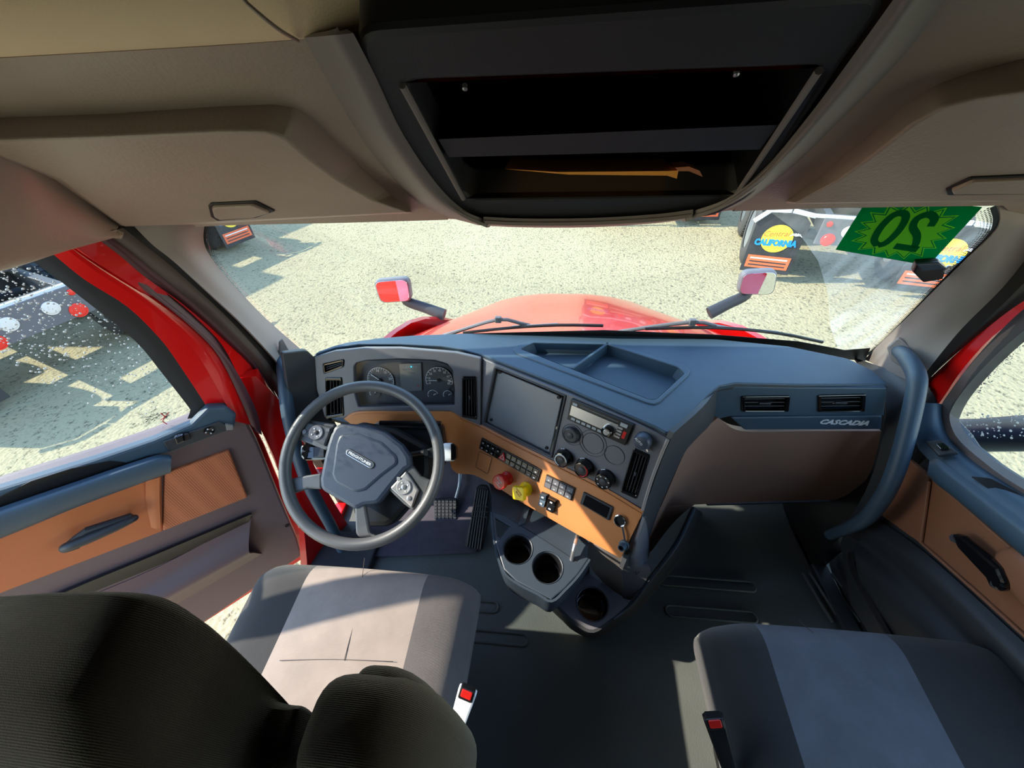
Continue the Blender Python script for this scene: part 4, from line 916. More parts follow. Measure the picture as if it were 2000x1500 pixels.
# wheel
sw = thing('steering_wheel', 'grey four-spoke steering wheel with lettered centre badge in front of the driver seat', 'steering wheel', WC)
RR = .2045
ringp = [WP.pt(RR*math.cos(2*math.pi*i/72), RR*math.sin(2*math.pi*i/72)) for i in range(72)]
vs = []; fs = []
for i in range(72):
    a = 2*math.pi*i/72; rad = WP.u*math.cos(a)+WP.v*math.sin(a)
    for k in range(16):
        b_ = 2*math.pi*k/16; vs.append(ringp[i]+rad*.0150*math.cos(b_)+WP.n*.0165*math.sin(b_))
for i in range(72):
    for k in range(16): fs.append((i*16+k, i*16+(k+1) % 16, ((i+1) % 72)*16+(k+1) % 16, ((i+1) % 72)*16+k))
B().add(vs, fs).make('rim', 'wheelgrey', sw)
WH = WP.off(-.012)
hubp = [(644, 848), (652, 832), (664, 826), (715, 829), (752, 843), (785, 868), (800, 890), (803, 912), (791, 919), (764, 952), (738, 985), (710, 988), (693, 997), (678, 988), (625, 957), (623, 936), (632, 890), (637, 870)]
hb2 = slab(WH, hubp, .036, .011, .012, front=.012).make('hub', 'hub', sw)
inn = [(662, 848), (700, 846), (745, 862), (775, 890), (777, 906), (745, 930), (713, 958), (692, 963), (653, 942), (647, 927), (655, 868)]
slab(WH, inn, .02, .007, .014, front=.016).make('airbag_cover', 'hub', sw)
def spoke(px, m, front=0.0, th=.016, nm='spoke', r=.006):
    return slab(WH, px, th, .005, r, front=front).make(nm, m, sw)
spoke([(560, 936), (600, 928), (628, 924), (628, 956), (600, 954), (568, 966), (564, 950)], 'wheelgrey', .006)
spoke([(692, 985), (712, 982), (722, 1040), (736, 1048), (700, 1050), (694, 1042)], 'wheelgrey', .006)
spoke([(566, 838), (600, 820), (655, 828), (645, 875), (636, 880), (575, 856)], 'wheelgrey', .004)
spoke([(785, 915), (805, 908), (822, 930), (842, 938), (830, 975), (806, 998), (788, 985), (757, 955)], 'wheelgrey', .004)
pl_ = spoke([(587, 848), (599, 824), (650, 834), (634, 872)], 'dark', .012, .012, 'button_pod', .004)
pr_ = spoke([(761, 953), (792, 920), (818, 958), (804, 993)], 'pod', .012, .012, 'button_pod', .004)
WQ = WH.off(.012)
for pod, px, c2, c3, mm in ((pl_, (618, 845), (595, 843), (641, 840), 'dark'), (pr_, (789, 951), (799, 973), (779, 935), 'silver')):
    c = WQ.at(*px); d_ = lathe(c-WQ.n*.001, WQ.n, [(.0195, 0), (.0195, .003), (.0175, .0045), (.0075, .003)], 26).make('direction_pad', 'fascia' if mm == 'dark' else 'pod', pod)
    lathe(c+WQ.n*.0015, WQ.n, [(.0062, 0), (.006, .003), (.003, .0038)], 16).make('centre_button', 'black' if mm == 'dark' else 'silver', pod)
    for i in range(4):
        a = i*math.pi/2+.5; box(c+(WQ.u*math.cos(a)+WQ.v*math.sin(a))*.0115+WQ.n*.0038, .003, .003, .001, (WQ.u, WQ.v, WQ.n)).make('button_mark', 'white', pod, smooth=False)
    lathe(WQ.at(*c2)-WQ.n*.001, WQ.n, [(.006, 0), (.006, .0028), (.004, .0034)], 16).make('round_button', 'silver' if mm == 'silver' else 'fascia', pod)
    u0, v0 = WQ.uv(WQ.at(*c3)); pbox(WQ, u0, v0, .009, .009, .003, .0025, .001).make('square_button', 'fascia' if mm == 'dark' else 'pod', pod)
WA = WH.off(.0162)
b0, b1 = WA.uv(WA.at(679, 882)), WA.uv(WA.at(728, 910)); bx, by = (b0[0]+b1[0])/2, (b0[1]+b1[1])/2; ba = math.atan2(b1[1]-b0[1], b1[0]-b0[0]); bl = math.hypot(b1[0]-b0[0], b1[1]-b0[1])
def pill(L, W, a, cx, cy, n=10):
    o = []
    for s_ in (1, -1):
        for i in range(n+1):
            t = -math.pi/2+math.pi*i/n; x = s_*(L/2-W/2)+s_*math.cos(t)*W/2; y = s_*math.sin(t)*W/2; o.append((cx+x*math.cos(a)-y*math.sin(a), cy+x*math.sin(a)+y*math.cos(a)))
    return o
bd = slab2(WA, [pill(bl+.010, .020, ba, bx, by)], .004, .0012, 0, front=.0015).make('badge', 'dark', sw)
slab2(WA, [pill(bl+.002, .0135, ba, bx, by)], .002, .0006, 0, front=.0025).make('badge_plate', 'hub', bd)
text('FREIGHTLINER', WA.off(.0022), bx, by, .0095, ba, 'white', 'badge_lettering', bd, width=bl*.88, bold=.0002)
tube([WA.pt(*p, .0022) for p in pill(bl+.003, .0145, ba, bx, by)]+[WA.pt(*pill(bl+.003, .0145, ba, bx, by)[0], .0022)], .0008, 6, 1).make('badge_rim', 'silver', bd)

# ================================================================== pedals
FP = Plane((-.4, .93, .10), (0, -.62, .78), up=(0, .78, .62))
bp_ = thing('brake_pedal', 'black square brake pedal with chequered rubber pad on a steel arm', 'brake pedal', FP.at(870, 1000), 'foot pedals')
pad = slab(FP, [(846, 974), (892, 972), (893, 990), (887, 1012), (853, 1018), (848, 1006)], .02, .004, .008).make('pad', 'rubber', bp_)
for i in range(6):
    for j in range(6):
        c = FP.at(851+i*7.4, 979+j*6.5)+FP.n*.001; box(c, .0125, .010, .005, (FP.u, FP.v, FP.n), .001).make('tread_block', 'dark', pad)
tube([FP.at(889, 976)-FP.n*.01, FP.at(897, 958)+V((0, .03, .02)), FP.at(893, 925)+V((0, .08, .03))], .008, 10, 4).make('arm', 'steel', bp_)
ap = thing('accelerator_pedal', 'long black ribbed accelerator pedal beside the console', 'accelerator pedal', FP.at(932, 1010), 'foot pedals')
FA = Plane(PZ(925, 1072, .03), (.05, -.70, .72), up=(0, .72, .7))
ppx = [(930, 953), (937, 948), (950, 949), (956, 958), (953, 1020), (942, 1075), (907, 1069), (912, 1045), (926, 985)]
pd = slab(FA, ppx, .03, .004, .006).make('pad', 'rubber', ap)
for i in range(6):
    s_ = (i+.5)/6
    a_ = FA.at(929+s_*26, 956-3*math.sin(math.pi*s_)+s_*3); b_ = FA.at(910+s_*31, 1067+s_*6)
    tube([a_+FA.n*.001, b_+FA.n*.001], .0035, 6, 1).make('rib', 'dark', pd)
for y in (988, 998, 1008): tube([FA.at(922+(998-y)*.3, y)+FA.n*.002, FA.at(953-(y-998)*.1, y+2)+FA.n*.002], .003, 6, 1).make('cross_rib', 'dark', pd)

# ================================================================== seats
def loft_cushion(x0, x1, y0, y1, z0, z1, us, skew, mats, parent, names, nx=8, crown=.02, lean=0.0, edge=.045, recl=0):
    # u in -1..1 across; section in the y-z plane is a rounded rectangle, shrinking near the left and right ends
    cx, hx = (x0+x1)/2, (x1-x0)/2
    def sec(u):
        e = max(0, (abs(u)-(1-edge*2.2/hx))/(edge*2.2/hx)); k = math.sqrt(max(0, 1-min(e, .985)**2.4))
        ins = edge*(1-k); top = z1-ins*1.0+crown*(1-u*u)-ins*.25; bot = z0+ins*.6; ya, yb = y0+ins, y1-ins*.6
        r_ = min(edge, (top-bot)/2.1); pts = []
        for (cy, cz, a0) in ((yb-r_*1.3, top-r_, 0), (ya+r_, top-r_, 90), (ya+r_, bot+r_, 180), (yb-r_, bot+r_, 270)):
            for i in range(7):
                a = math.radians(a0+90*i/6); rr = r_*1.3 if (a0 == 0 and math.cos(a) > 0) else r_
                pts.append((cy+rr*math.cos(a), cz+r_*math.sin(a)))
            if a0 == 0:
                a2 = pts[-1]; 
                for q_ in (.25, .5, .75): pts.append((a2[0]+(ya+r_-a2[0])*q_, top))
        out = []
        for y, z in pts:
            t = (y-y0)/(y1-y0); out.append((y, z+lean*t+ (0 if z < top-.02 else -0.006*math.sin(math.pi*t))))
        return out, k
    for si in range(len(us)-1):
        ua, ub = us[si], us[si+1]; vs = []; fs = []; n_ = None
        K = nx if (us[si] == -1 or us[si+1] == 1) else 10
        for i in range(K+1):
            u = ua+(ub-ua)*i/K
            if ua == -1: u = -1+(ub+1)*(i/K)**1.8
            if ub == 1: u = 1-(1-ua)*((K-i)/K)**1.8
            s_, k = sec(max(-.9995, min(.9995, u)))
            n_ = len(s_)
            for y, z in s_:
                t = (y-y0)/(y1-y0)
                f_ = skew(u, t); vs.append((cx+hx*f_, y, z))
        for i in range(K):
            for j in range(n_): fs.append((i*n_+j, i*n_+(j+1) % n_, (i+1)*n_+(j+1) % n_, (i+1)*n_+j))
        fs.append(tuple(range(n_))); fs.append(tuple(range(K*n_, (K+1)*n_)))
        B().add(vs, fs).make(names[si], mats[si], parent, ang=55)
ds_ = thing('driver_seat', 'driver seat with light knit centre and black velour bolsters and backrest, before the steering wheel', 'seat', (-.53, .15, 0))
loft_cushion(-.84, -.222, -.14, .408, .34, .462, [-1, -.44, .56, 1], lambda u, t: u*(1-.06*(1-t)) if abs(u) > .9 else u, ['seatdark', 'seatlight', 'seatside'], ds_, ['side_bolster', 'centre_panel', 'side_bolster'], lean=.01, edge=.05)
box((-.53, .10, .18), .40, .36, .36, bev=.03).make('base', 'black', ds_)
zs = .4985
def seam(pts, parent, zz, nm='seam', r=.0007): tube([PZ(x, y, zz) for x, y in pts], r, 6, 4).make(nm, 'stitch', parent)
seam([(712, 1090), (700, 1180), (672, 1290)], ds_, .484); seam([(546, 1290), (650, 1288), (768, 1292)], ds_, .483)
ps = thing('passenger_seat', 'passenger seat cushion with blue-grey knit centre between black velour sides', 'seat', (.6, .1, 0))
loft_cushion(.31, .955, -.30, .352, .34, .475, [-1, -.66, .18, 1], lambda u, t: (u*(1-.0*(1-t)) + (.0 if abs(u) > .9 else (-.03*(1-t)+.03*t))), ['seatdark', 'seatgrey', 'seatdark'], ps, ['side_bolster', 'centre_panel', 'side_bolster'], lean=.01, edge=.05)
box((.63, .0, .17), .42, .40, .34, bev=.03).make('base', 'black', ps)
seam([(1560, 1212), (1612, 1262), (1652, 1350), (1690, 1420)], ps, .488)
# driver backrest: contour of the top seen from behind
BRP = Plane((0, -.06, .48), (0, -.989, .148))
def backrest(contour, zb, yb, ytop, thick, m, nm, parent, low=.48):
    P_ = [V((p[0], 0, p[1])) for p in contour]; C_ = cr(P_, 4); n_ = len(C_); N = 16
    vs = []; fs = []; 
    cols = []
    for p in C_:
        colv = []
        for s_ in (1, -1):
            rng = range(N+1) if s_ == 1 else range(N-1, -1, -1)
            for j in rng:
                t = j/N; tt = 1-(1-t)**1.6; z = low+(p.z-low)*tt
                e = max(0, (t-.55)/.45); th = thick/2*math.sqrt(max(0, 1-e**2.2))
                ex = 1
                y = yb+(ytop-yb)*((z-low)/(1.25-low)); colv.append(V((p.x, y+(th*.25 if s_ > 0 else -th*1.5), z)))
        cols.append(colv)
    xs0, xs1 = C_[0].x, C_[-1].x
    for i, cv in enumerate(cols):
        xx = C_[i].x; d = min(xx-xs0, xs1-xx); k = math.sqrt(max(.0, 1-(1-min(d/.06, 1))**2.2)); 
        for v_ in cv: ym = yb+(ytop-yb)*((v_.z-low)/(1.25-low)); vs.append(V((v_.x, ym+(v_.y-ym)*max(k, .08), v_.z)))
    K = len(cols[0])
    for i in range(n_-1):
        for j in range(K-1): fs.append((i*K+j, i*K+j+1, (i+1)*K+j+1, (i+1)*K+j))
        fs.append((i*K+K-1, i*K, (i+1)*K, (i+1)*K+K-1))
    fs.append(tuple(range(K))); fs.append(tuple(range((n_-1)*K, n_*K)))
    return B().add(vs, fs).make(nm, m, parent, ang=80)
yt = .085
def cpt(x, y): p = BRP.at(x, y); return (p.x, p.z)
cont = [cpt(*p) for p in ((-420, 1330), (-330, 1235), (-160, 1185), (0, 1168), (120, 1162), (250, 1166), (330, 1196), (395, 1250), (450, 1312), (490, 1358), (520, 1380), (555, 1386), (585, 1384), (615, 1400))]
backrest(cont, 0, -.06, .055, .10, 'seatdark', 'backrest', ds_)
def lump(cx, cy, cz, rx, ry, rz, nm, m, parent, p=2.6, n=28, tilt=0):
    vs = []; fs = []; R_ = 14
    for i in range(R_+1):
        ph = -math.pi/2+math.pi*i/R_
        for k in range(n):
            th = 2*math.pi*k/n
            f = lambda c: math.copysign(abs(c)**(2/p), c)
            x, y, z = rx*f(math.cos(ph))*f(math.cos(th)), ry*f(math.cos(ph))*f(math.sin(th)), rz*f(math.sin(ph))
            c_, s_ = math.cos(tilt), math.sin(tilt); vs.append((cx+x*c_-z*s_, cy+y, cz+x*s_+z*c_))
    for i in range(R_):
        for k in range(n): fs.append((i*n+k, i*n+(k+1) % n, (i+1)*n+(k+1) % n, (i+1)*n+k))
    return B().add(vs, fs).make(nm, m, parent, ang=80)
q = PY(745, 1400, .06)
lump(-.160, .026, 1.055, .041, .034, .155, 'shoulder_bolster', 'seatdark', ds_, 3.4, tilt=.03)
lump(-.164, .049, 1.035, .026, .018, .155, 'armrest', 'seatdark', ds_, 2.8)
# ---- piping on the backrest
pp = [PY(x, y, yt-.052) for x, y in ((-30, 1245), (60, 1212), (180, 1186), (260, 1192), (330, 1225))]
# buckles
def buckle(pt, pb, m, label):
    a, b = pt, pb; t = thing('seat_belt_buckle', label, 'seat belt buckle', b, 'seat belt buckles')
    d = (a-b); u_ = d.normalized(); s_ = u_.cross((CAM-a).normalized()).normalized(); n_ = s_.cross(u_)
    if n_.dot(CAM-a) < 0: n_ = -n_
    mid = a-u_*.045
    vs, fs = curve_mesh([rnd2([(-.013, -.05), (.013, -.05), (.019, .045), (-.019, .045)], .004)], .020, .004)
    h = B().add([mid+s_*v.x+u_*v.y+n_*v.z for v in vs], fs).make('housing', m, t)
    box(a-u_*.006+n_*.004, .030, .020, .022, (s_, u_, n_), .004).make('buckle_head', 'black', t)
    box(a-u_*.004+n_*.012, .022, .014, .010, (s_, u_, n_), .003).make('release_button', 'redp', t)
    tube([mid-u_*.05, mid-u_*.09, b, b-V((0, .02, .10))], .005, 8, 3).make('stalk', 'black' if m == 'black' else 'steel', t)
buckle(PZ(915, 1344, .53), PZ(878, 1462, .47), 'decwhite', 'white seat belt buckle with red button beside the driver seat')
buckle(PZ(1392, 1397, .52), PZ(1424, 1500, .46), 'black', 'black seat belt buckle with red button beside the passenger seat')

# ================================================================== doors
d1 = thing('door_1', '', '', (-.95, .69, 0)); del d1['label'], d1['category']; struct(d1)
DLi = DL
# glass, upper frame
gl = [(-90, 980), (-90, 500), (0, 535), (50, 519), (75, 514), (100, 530), (168, 580), (270, 664), (324, 727), (375, 790), (381, 802), (372, 820), (354, 832), (300, 852), (180, 894), (0, 951)]
gl = [(-260, 1030), (-330, 640), (-160, 500), (-40, 470), (40, 488), (100, 530), (168, 580), (270, 664), (324, 727), (375, 790), (382, 802), (373, 820), (354, 833), (300, 854), (180, 896), (0, 953)]
slab(DL.off(-.03), gl, .005, .0005).make('door_glass', 'glassd', d1)
slo = [(70, 470), (108, 500), (168, 548), (250, 600), (312, 661), (345, 705), (403, 793), (410, 812)]; sli = [(20, 485), (78, 520), (160, 582), (262, 664), (315, 727), (366, 792), (371, 803), (366, 818)]
band([DL.off(-.005).at(*p) for p in slo], [DL.off(-.012).at(*p) for p in sli], .022, 4, .002).make('window_seal', 'rubber', d1)
fo = [(120, 440), (150, 478), (210, 520), (300, 580), (375, 640), (430, 700), (474, 790), (490, 830)]; fi = [(70, 470), (108, 500), (168, 548), (250, 600), (312, 661), (345, 705), (403, 793), (410, 812)]
fm = [((a[0]*.55+b[0]*.45), (a[1]*.55+b[1]*.45)) for a, b in zip(fo, fi)]
band([DL.off(.0).at(*p) for p in fm], [DL.off(-.005).at(*p) for p in fi], .04, 4, 0).make('upper_frame', 'red', d1)
band([DL.off(.0).at(*p) for p in fo], [DL.off(.008).at(*p) for p in fm], .04, 4, .003).make('upper_frame', 'red', d1)
so = [(140, 425), (178, 470), (255, 530), (340, 600), (405, 655), (460, 722), (500, 800), (512, 850)]
band([DL.off(.004).at(*p) for p in so], [DL.off(.006).at(*p) for p in fo], .025, 4, .006).make('door_seal', 'darkred', d1)
# outer rear part of frame beyond view and door body
body = [(430, 787), (450, 790), (468, 797), (505, 870), (552, 985), (580, 1050), (590, 1085), (384, 1226), (120, 1420), (-300, 1750), (-330, 1080), (0, 953), (180, 896), (300, 854), (372, 824), (403, 793)]
dbd = slab(DL, body, .05, .006, .006).make('inner_panel', 'doordark', d1)
slab(DL.off(-.055), [(x+ (12 if x > 400 else 0), y) for x, y in body], .03, .004, .004).make('outer_skin', 'red', d1)
# sill pad with pocket
DS = DL.off(.022)
sill = [(0, 958), (180, 902), (300, 861), (372, 830), (405, 797), (440, 795), (462, 812), (458, 838), (420, 852), (333, 886), (290, 893), (0, 992), (-260, 1090), (-260, 1045)]
so_ = slab(DL, sill, .03, .008, .006, front=.022).make('sill_pad', 'dash', d1)
slab(DS, [(-60, 1010), (0, 970), (60, 940), (140, 915), (215, 900), (245, 903), (238, 912), (150, 938), (0, 988), (-60, 1012)], .002, .0005, .004, front=.001).make('pull_pocket', 'black', d1)
mod = slab(DS, [(318, 864), (428, 824), (444, 832), (442, 842), (330, 884)], .012, .003, .003, front=.006).make('switch_module', 'dark', d1)
slab(DS, [(340, 856), (358, 850), (362, 862), (345, 869)], .02, .003, .003, front=.016).make('window_switch', 'gloss', mod)
slab(DS, [(358, 850), (370, 847), (374, 858), (362, 862)], .012, .003, .003, front=.012).make('window_switch', 'black', mod)
c = DS.at(408, 838); lathe(c+DS.n*.005, DS.n, [(.012, 0), (.012, .004), (.008, .005)], 22).make('mirror_knob', 'gloss', mod)
for i in range(4):
    a = i*math.pi/2; box(c+(DS.u*math.cos(a)+DS.v*math.sin(a))*.008+DS.n*.0105, .003, .003, .001, (DS.u, DS.v, DS.n)).make('button_mark', 'white', mod, smooth=False)
slab(DS, [(440, 829), (456, 832), (456, 840), (442, 841)], .01, .002, .002, front=.007).make('bright_cap', 'pillar', mod)
# armrest bar
DA = DL.off(.05)
arm_t = [(335, 890), (325, 888), (290, 893), (150, 940), (0, 991), (-260, 1080)]; arm_b = [(334, 921), (322, 925), (285, 938), (150, 988), (0, 1049), (-260, 1150)]
at2 = [DL.off(.03).at(*p) for p in arm_t]; am = [DL.off(.055).at((a[0]+b[0])/2, (a[1]*.7+b[1]*.3)) for a, b in zip(arm_t, arm_b)]; ab = [DL.off(.05).at(*p) for p in arm_b]; ac = [DL.off(.005).at(p[0], p[1]+2) for p in arm_b]
grid([[a, b, c_, d_] for a, b, c_, d_ in zip(at2, am, ab, ac)], 4, 4, .006).make('armrest', 'dash', d1, ang=60)
# tan insert, grille, pull handle
slab(DL, [(315, 928), (318, 1038), (0, 1160), (-260, 1262), (-260, 1155), (0, 1051), (150, 990)], .012, .004, .004, front=.006).make('tan_insert', 'doortan', d1)
slab(DL, [(321, 926), (447, 880), (484, 972), (318, 1038)], .016, .004, .006, front=.010).make('speaker_grille', 'grille', d1)
DQ = DL.off(.02)
grid([[DL.off(.018).at(*p) for p in ((285, 940), (300, 936), (312, 932))], [DL.off(.008).at(285, 980), DL.off(.016).at(300, 985), DL.off(.018).at(312, 985)], [DL.off(.010).at(295, 1030), DL.off(.016).at(305, 1033), DL.off(.018).at(314, 1032)]], 4, 4, .006).make('insert_end', 'doortan', d1)
tube([DL.off(.012).at(250, 1016), DL.off(.045).at(262, 1012), DL.off(.055).at(225, 1030), DL.off(.055).at(170, 1053), DL.off(.05).at(128, 1070), DL.off(.012).at(150, 1066)], [.007, .009, .011, .013, .012, .009], 14, 5, 1.0).make('pull_handle', 'dark', d1)
slab(DL.off(.05), [(124, 1070), (140, 1056), (165, 1038), (255, 1009), (264, 1014), (262, 1021), (180, 1055), (135, 1078)], .018, .006, .004).make('pull_handle', 'dark', d1)
# lower map pocket
grid([[DL.off(.014).at(*p) for p in ((-120, 1270), (120, 1160), (300, 1085), (492, 1004))], [DL.off(-.002).at(*p) for p in ((-120, 1300), (130, 1185), (310, 1110), (480, 1035))], [DL.off(.002).at(*p) for p in ((-120, 1330), (150, 1215), (320, 1140), (482, 1062))]], 4, 4, .006).make('map_pocket', 'black', d1)
pkt_o = [(501, 1044), (480, 1079), (312, 1175), (100, 1300), (-150, 1450), (-150, 1400), (100, 1260), (308, 1140), (460, 1050), (485, 1000), (496, 1006)]
grid([[DL.off(.002).at(*p) for p in ((-150, 1300), (100, 1195), (308, 1108), (492, 1010))], [DL.off(.012).at(*p) for p in ((-150, 1320), (100, 1230), (308, 1136), (488, 1030))], [DL.off(.045).at(*p) for p in ((-150, 1420), (100, 1290), (312, 1172), (486, 1076))], [DL.off(.03).at(*p) for p in ((-150, 1432), (100, 1303), (312, 1184), (496, 1080))], [DL.off(.0).at(*p) for p in ((-150, 1450), (100, 1320), (318, 1196), (512, 1082))]], 4, 4, .004).make('lower_pocket', 'doordark', d1, ang=60)
lathe(DL.at(561, 1026)+DL.n*.0005, DL.n, [(.008, 0), (.008, .001)], 20).make('plug', 'black', d1)
# decal on glass and water drops
dg = DL.off(-.026)
dc = thing('window_decal', 'small pale speckled decal with red mark on the driver door glass', 'decal', dg.at(310, 816)); dc
slab(dg, [(271, 810), (330, 790), (347, 812), (286, 836)], .0006, .0001, .004).make('backing', 'clear', dc)
bb = B()
for i in range(90):
    x = 284+rnd.random()*46; y = 812+rnd.random()*14-(x-284)*.22
    if rnd.random() < .6: c = dg.at(x, y)+dg.n*.0008; q_ = box(c, .003+rnd.random()*.003, .0015, .0003, (dg.u, dg.v, dg.n)); bb.add(q_.v, q_.f)
bb.make('speckle_print', 'dark', dc, smooth=False)
tube([dg.at(*p)+dg.n*.001 for p in ((314, 806), (322, 814), (318, 822), (326, 828))], .0012, 6, 3).make('red_mark', 'redp', dc); tube([dg.at(*p)+dg.n*.001 for p in ((330, 805), (321, 815), (313, 820))], .0010, 6, 3).make('red_mark', 'redp', dc)
def drops(pl, region, n, m, parent, rmin=.0008, rmax=.0026):
    b = B()
    for _ in range(n):
        x, y = region(); c = pl.at(x, y); r_ = rmin+(rmax-rmin)*rnd.random()**2.2; a = rnd.random()*6
        k = 7; vs = [c+(pl.u*math.cos(a+2*math.pi*i/k)*(1+.35*rnd.random())+pl.v*math.sin(a+2*math.pi*i/k))*r_ for i in range(k)]+[c+(pl.u*math.cos(a+2*math.pi*i/k)+pl.v*math.sin(a+2*math.pi*i/k))*r_*.6+pl.n*r_*.5 for i in range(k)]
        b.add(vs, [(i, (i+1) % k, k+(i+1) % k, k+i) for i in range(k)]+[tuple(range(k, 2*k))])
    o = b.make('water_drops', m, parent); o['kind'] = 'stuff'; return o
def regL():
    while True:
        x = rnd.random()*330; y = 500+rnd.random()*340
        if y > 525+(x-75)*.70 and y < 530+(x-75)*.8+230-x*.25 and rnd.random() < 1.15-(y-520)/330: return x, y
drops(dg, regL, 620, 'drop', d1)

d2 = thing('door_2', '', '', (.93, .6, 0)); del d2['label'], d2['category']; struct(d2)
g2 = [(2260, 1080), (2260, 520), (2000, 640), (1922, 722), (1880, 775), (1868, 800), (1868, 820), (1882, 850), (1925, 893), (2000, 942)]
slab(DR.off(-.03), g2, .005, .0005).make('door_glass', 'glassd', d2)
a_ = [(2250, 430), (2110, 540), (2015, 592), (1950, 650), (1888, 720), (1850, 775), (1832, 820)]; b_ = [(2260, 500), (2120, 580), (2030, 625), (1965, 675), (1905, 735), (1866, 785), (1848, 825)]
band([DR.off(.0).at(*p) for p in a_], [DR.off(.004).at(*p) for p in b_], .03, 4, .004).make('window_frame', 'dark', d2)
c_ = [(2260, 530), (2120, 605), (2002, 662), (1930, 728), (1888, 780), (1874, 802), (1874, 822), (1888, 850), (1930, 890), (2005, 940), (2260, 1085)]; b2 = [(2260, 500), (2120, 580), (1990, 650), (1915, 720), (1872, 775), (1857, 800), (1856, 826), (1872, 858), (1916, 898), (1990, 950), (2260, 1100)]
band([DR.off(.004).at(*p) for p in b2], [DR.off(-.025).at(*p) for p in c_], .02, 4, .0).make('window_seal', 'seal', d2)
body2 = [(1786, 780), (1815, 790), (1835, 822), (1856, 845), (1872, 870), (1916, 906), (1990, 956), (2300, 1130), (2600, 2300), (2200, 2100), (1800, 1400), (1660, 1180), (1640, 1060), (1680, 960), (1760, 860)]
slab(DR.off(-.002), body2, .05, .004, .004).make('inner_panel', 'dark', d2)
# sill top: sloping pad in the sky-tinted plastic between glass and armrest
tin = [(1848, 790), (1846, 812), (1858, 846), (1880, 875), (1918, 907), (1995, 957), (2280, 1120)]
tout = [(1790, 785), (1795, 830), (1790, 868), (1812, 896), (1850, 925), (1960, 1006), (2270, 1230)]
grid([[DR.off(-.004).at(*a), DR.off(.03).at(a[0]*.6+b[0]*.4, a[1]*.6+b[1]*.4), DR.off(.055).at(*b)] for a, b in zip(tin, tout)], 4, 4, .02).make('sill_pad', 'dash', d2, ang=60)
DT = Plane(DR.off(.042).at(1850, 875), (-.62, -.1, .78), up=(0, 1, 0))
ms = slab(DT, [(1808, 862), (1838, 858), (1873, 884), (1834, 890)], .012, .003, .003).make('switch_module', 'dark', d2)
slab(DT, [(1826, 866), (1842, 864), (1856, 875), (1838, 878)], .012, .003, .003, front=.008).make('window_switch', 'gloss', ms)
slab(DT, [(1895, 930), (1935, 934), (1985, 960), (2060, 1005), (2040, 1020), (1960, 975)], .002, .0004, .004, front=.008).make('pull_pocket', 'black', d2)
at3 = [(1816, 897), (1835, 898), (1875, 928), (2000, 1020), (2260, 1210)]; ab3 = [(1811, 925), (1830, 944), (1870, 975), (2000, 1085), (2240, 1290)]
grid([[DR.off(.05).at(*a), DR.off(.062).at((a[0]*.6+b[0]*.4), (a[1]*.6+b[1]*.4)), DR.off(.058).at(*b), DR.off(.004).at(b[0]+2, b[1]+3)] for a, b in zip(at3, ab3)], 4, 4, .006).make('armrest', 'dash', d2, ang=60)
slab(DR, [(1769, 892), (1813, 930), (1797, 1062), (1690, 985), (1680, 972), (1700, 950)], .014, .004, .005, front=.010).make('side_trim', 'tan3', d2)
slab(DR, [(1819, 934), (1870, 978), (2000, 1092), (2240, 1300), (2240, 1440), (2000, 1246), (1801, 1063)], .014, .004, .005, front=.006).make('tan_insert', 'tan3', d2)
tube([DR.off(.010).at(1815, 940), DR.off(.010).at(1799, 1060), DR.off(.010).at(1900, 1150), DR.off(.010).at(2010, 1250)], .004, 8, 1).make('insert_edge', 'tan3', d2)
lq = DR.off(.02).at(2010, 1130); lump(lq.x-.0, lq.y-.04, lq.z, .022, .10, .045, 'insert_bulge', 'tan3', d2, 2.6)
slab(DR.off(.05), [(1856, 1046), (1862, 1041), (1876, 1046), (1948, 1108), (1962, 1138), (1960, 1150), (1948, 1155), (1930, 1146), (1922, 1128), (1868, 1070)], .022, .007, .005).make('pull_handle', 'gloss', d2)
for p in ((1866, 1052), (1948, 1142)): tube([DR.off(.045).at(*p), DR.off(.004).at(*p)], .010, 10, 1).make('handle_post', 'dark', d2)
# lower panel ridges and kick plate
grid([[DR.off(.004).at(*p) for p in ((1690, 1000), (1798, 1072), (2000, 1255), (2240, 1480))], [DR.off(.03).at(*p) for p in ((1680, 1030), (1785, 1100), (1960, 1270), (2200, 1500))], [DR.off(.010).at(*p) for p in ((1672, 1050), (1760, 1120), (1930, 1290), (2150, 1520))], [DR.off(.045).at(*p) for p in ((1670, 1090), (1740, 1160), (1900, 1330), (2100, 1560))], [DR.off(.02).at(*p) for p in ((1680, 1140), (1730, 1220), (1860, 1380), (2040, 1600))]], 4, 4, .01).make('lower_panel', 'dark', d2, ang=70)
grid([[DR.off(.03).at(1662, 1080), DR.off(.03).at(1668, 1120), DR.off(.04).at(1760, 1290)], [PZ(1640, 1075, .05), PZ(1650, 1120, .05), PZ(1738, 1270, .05)], [PZ(1620, 1075, .002), PZ(1625, 1120, .002), PZ(1690, 1250, .002)]], 4, 4, .01).make('trim_20', 'rubber'); struct(bpy.data.objects['trim_20'])
def regR(): return 1880+rnd.random()*180, 806+rnd.random()*50
drops(DR.off(-.026), regR, 120, 'drop', d2, .001, .003)
def edgeR():
    t = rnd.random(); return 1890+t*120+rnd.random()*16, 770-t*125+rnd.random()*10
drops(DR.off(-.026), edgeR, 160, 'drop', d2, .0006, .0018)
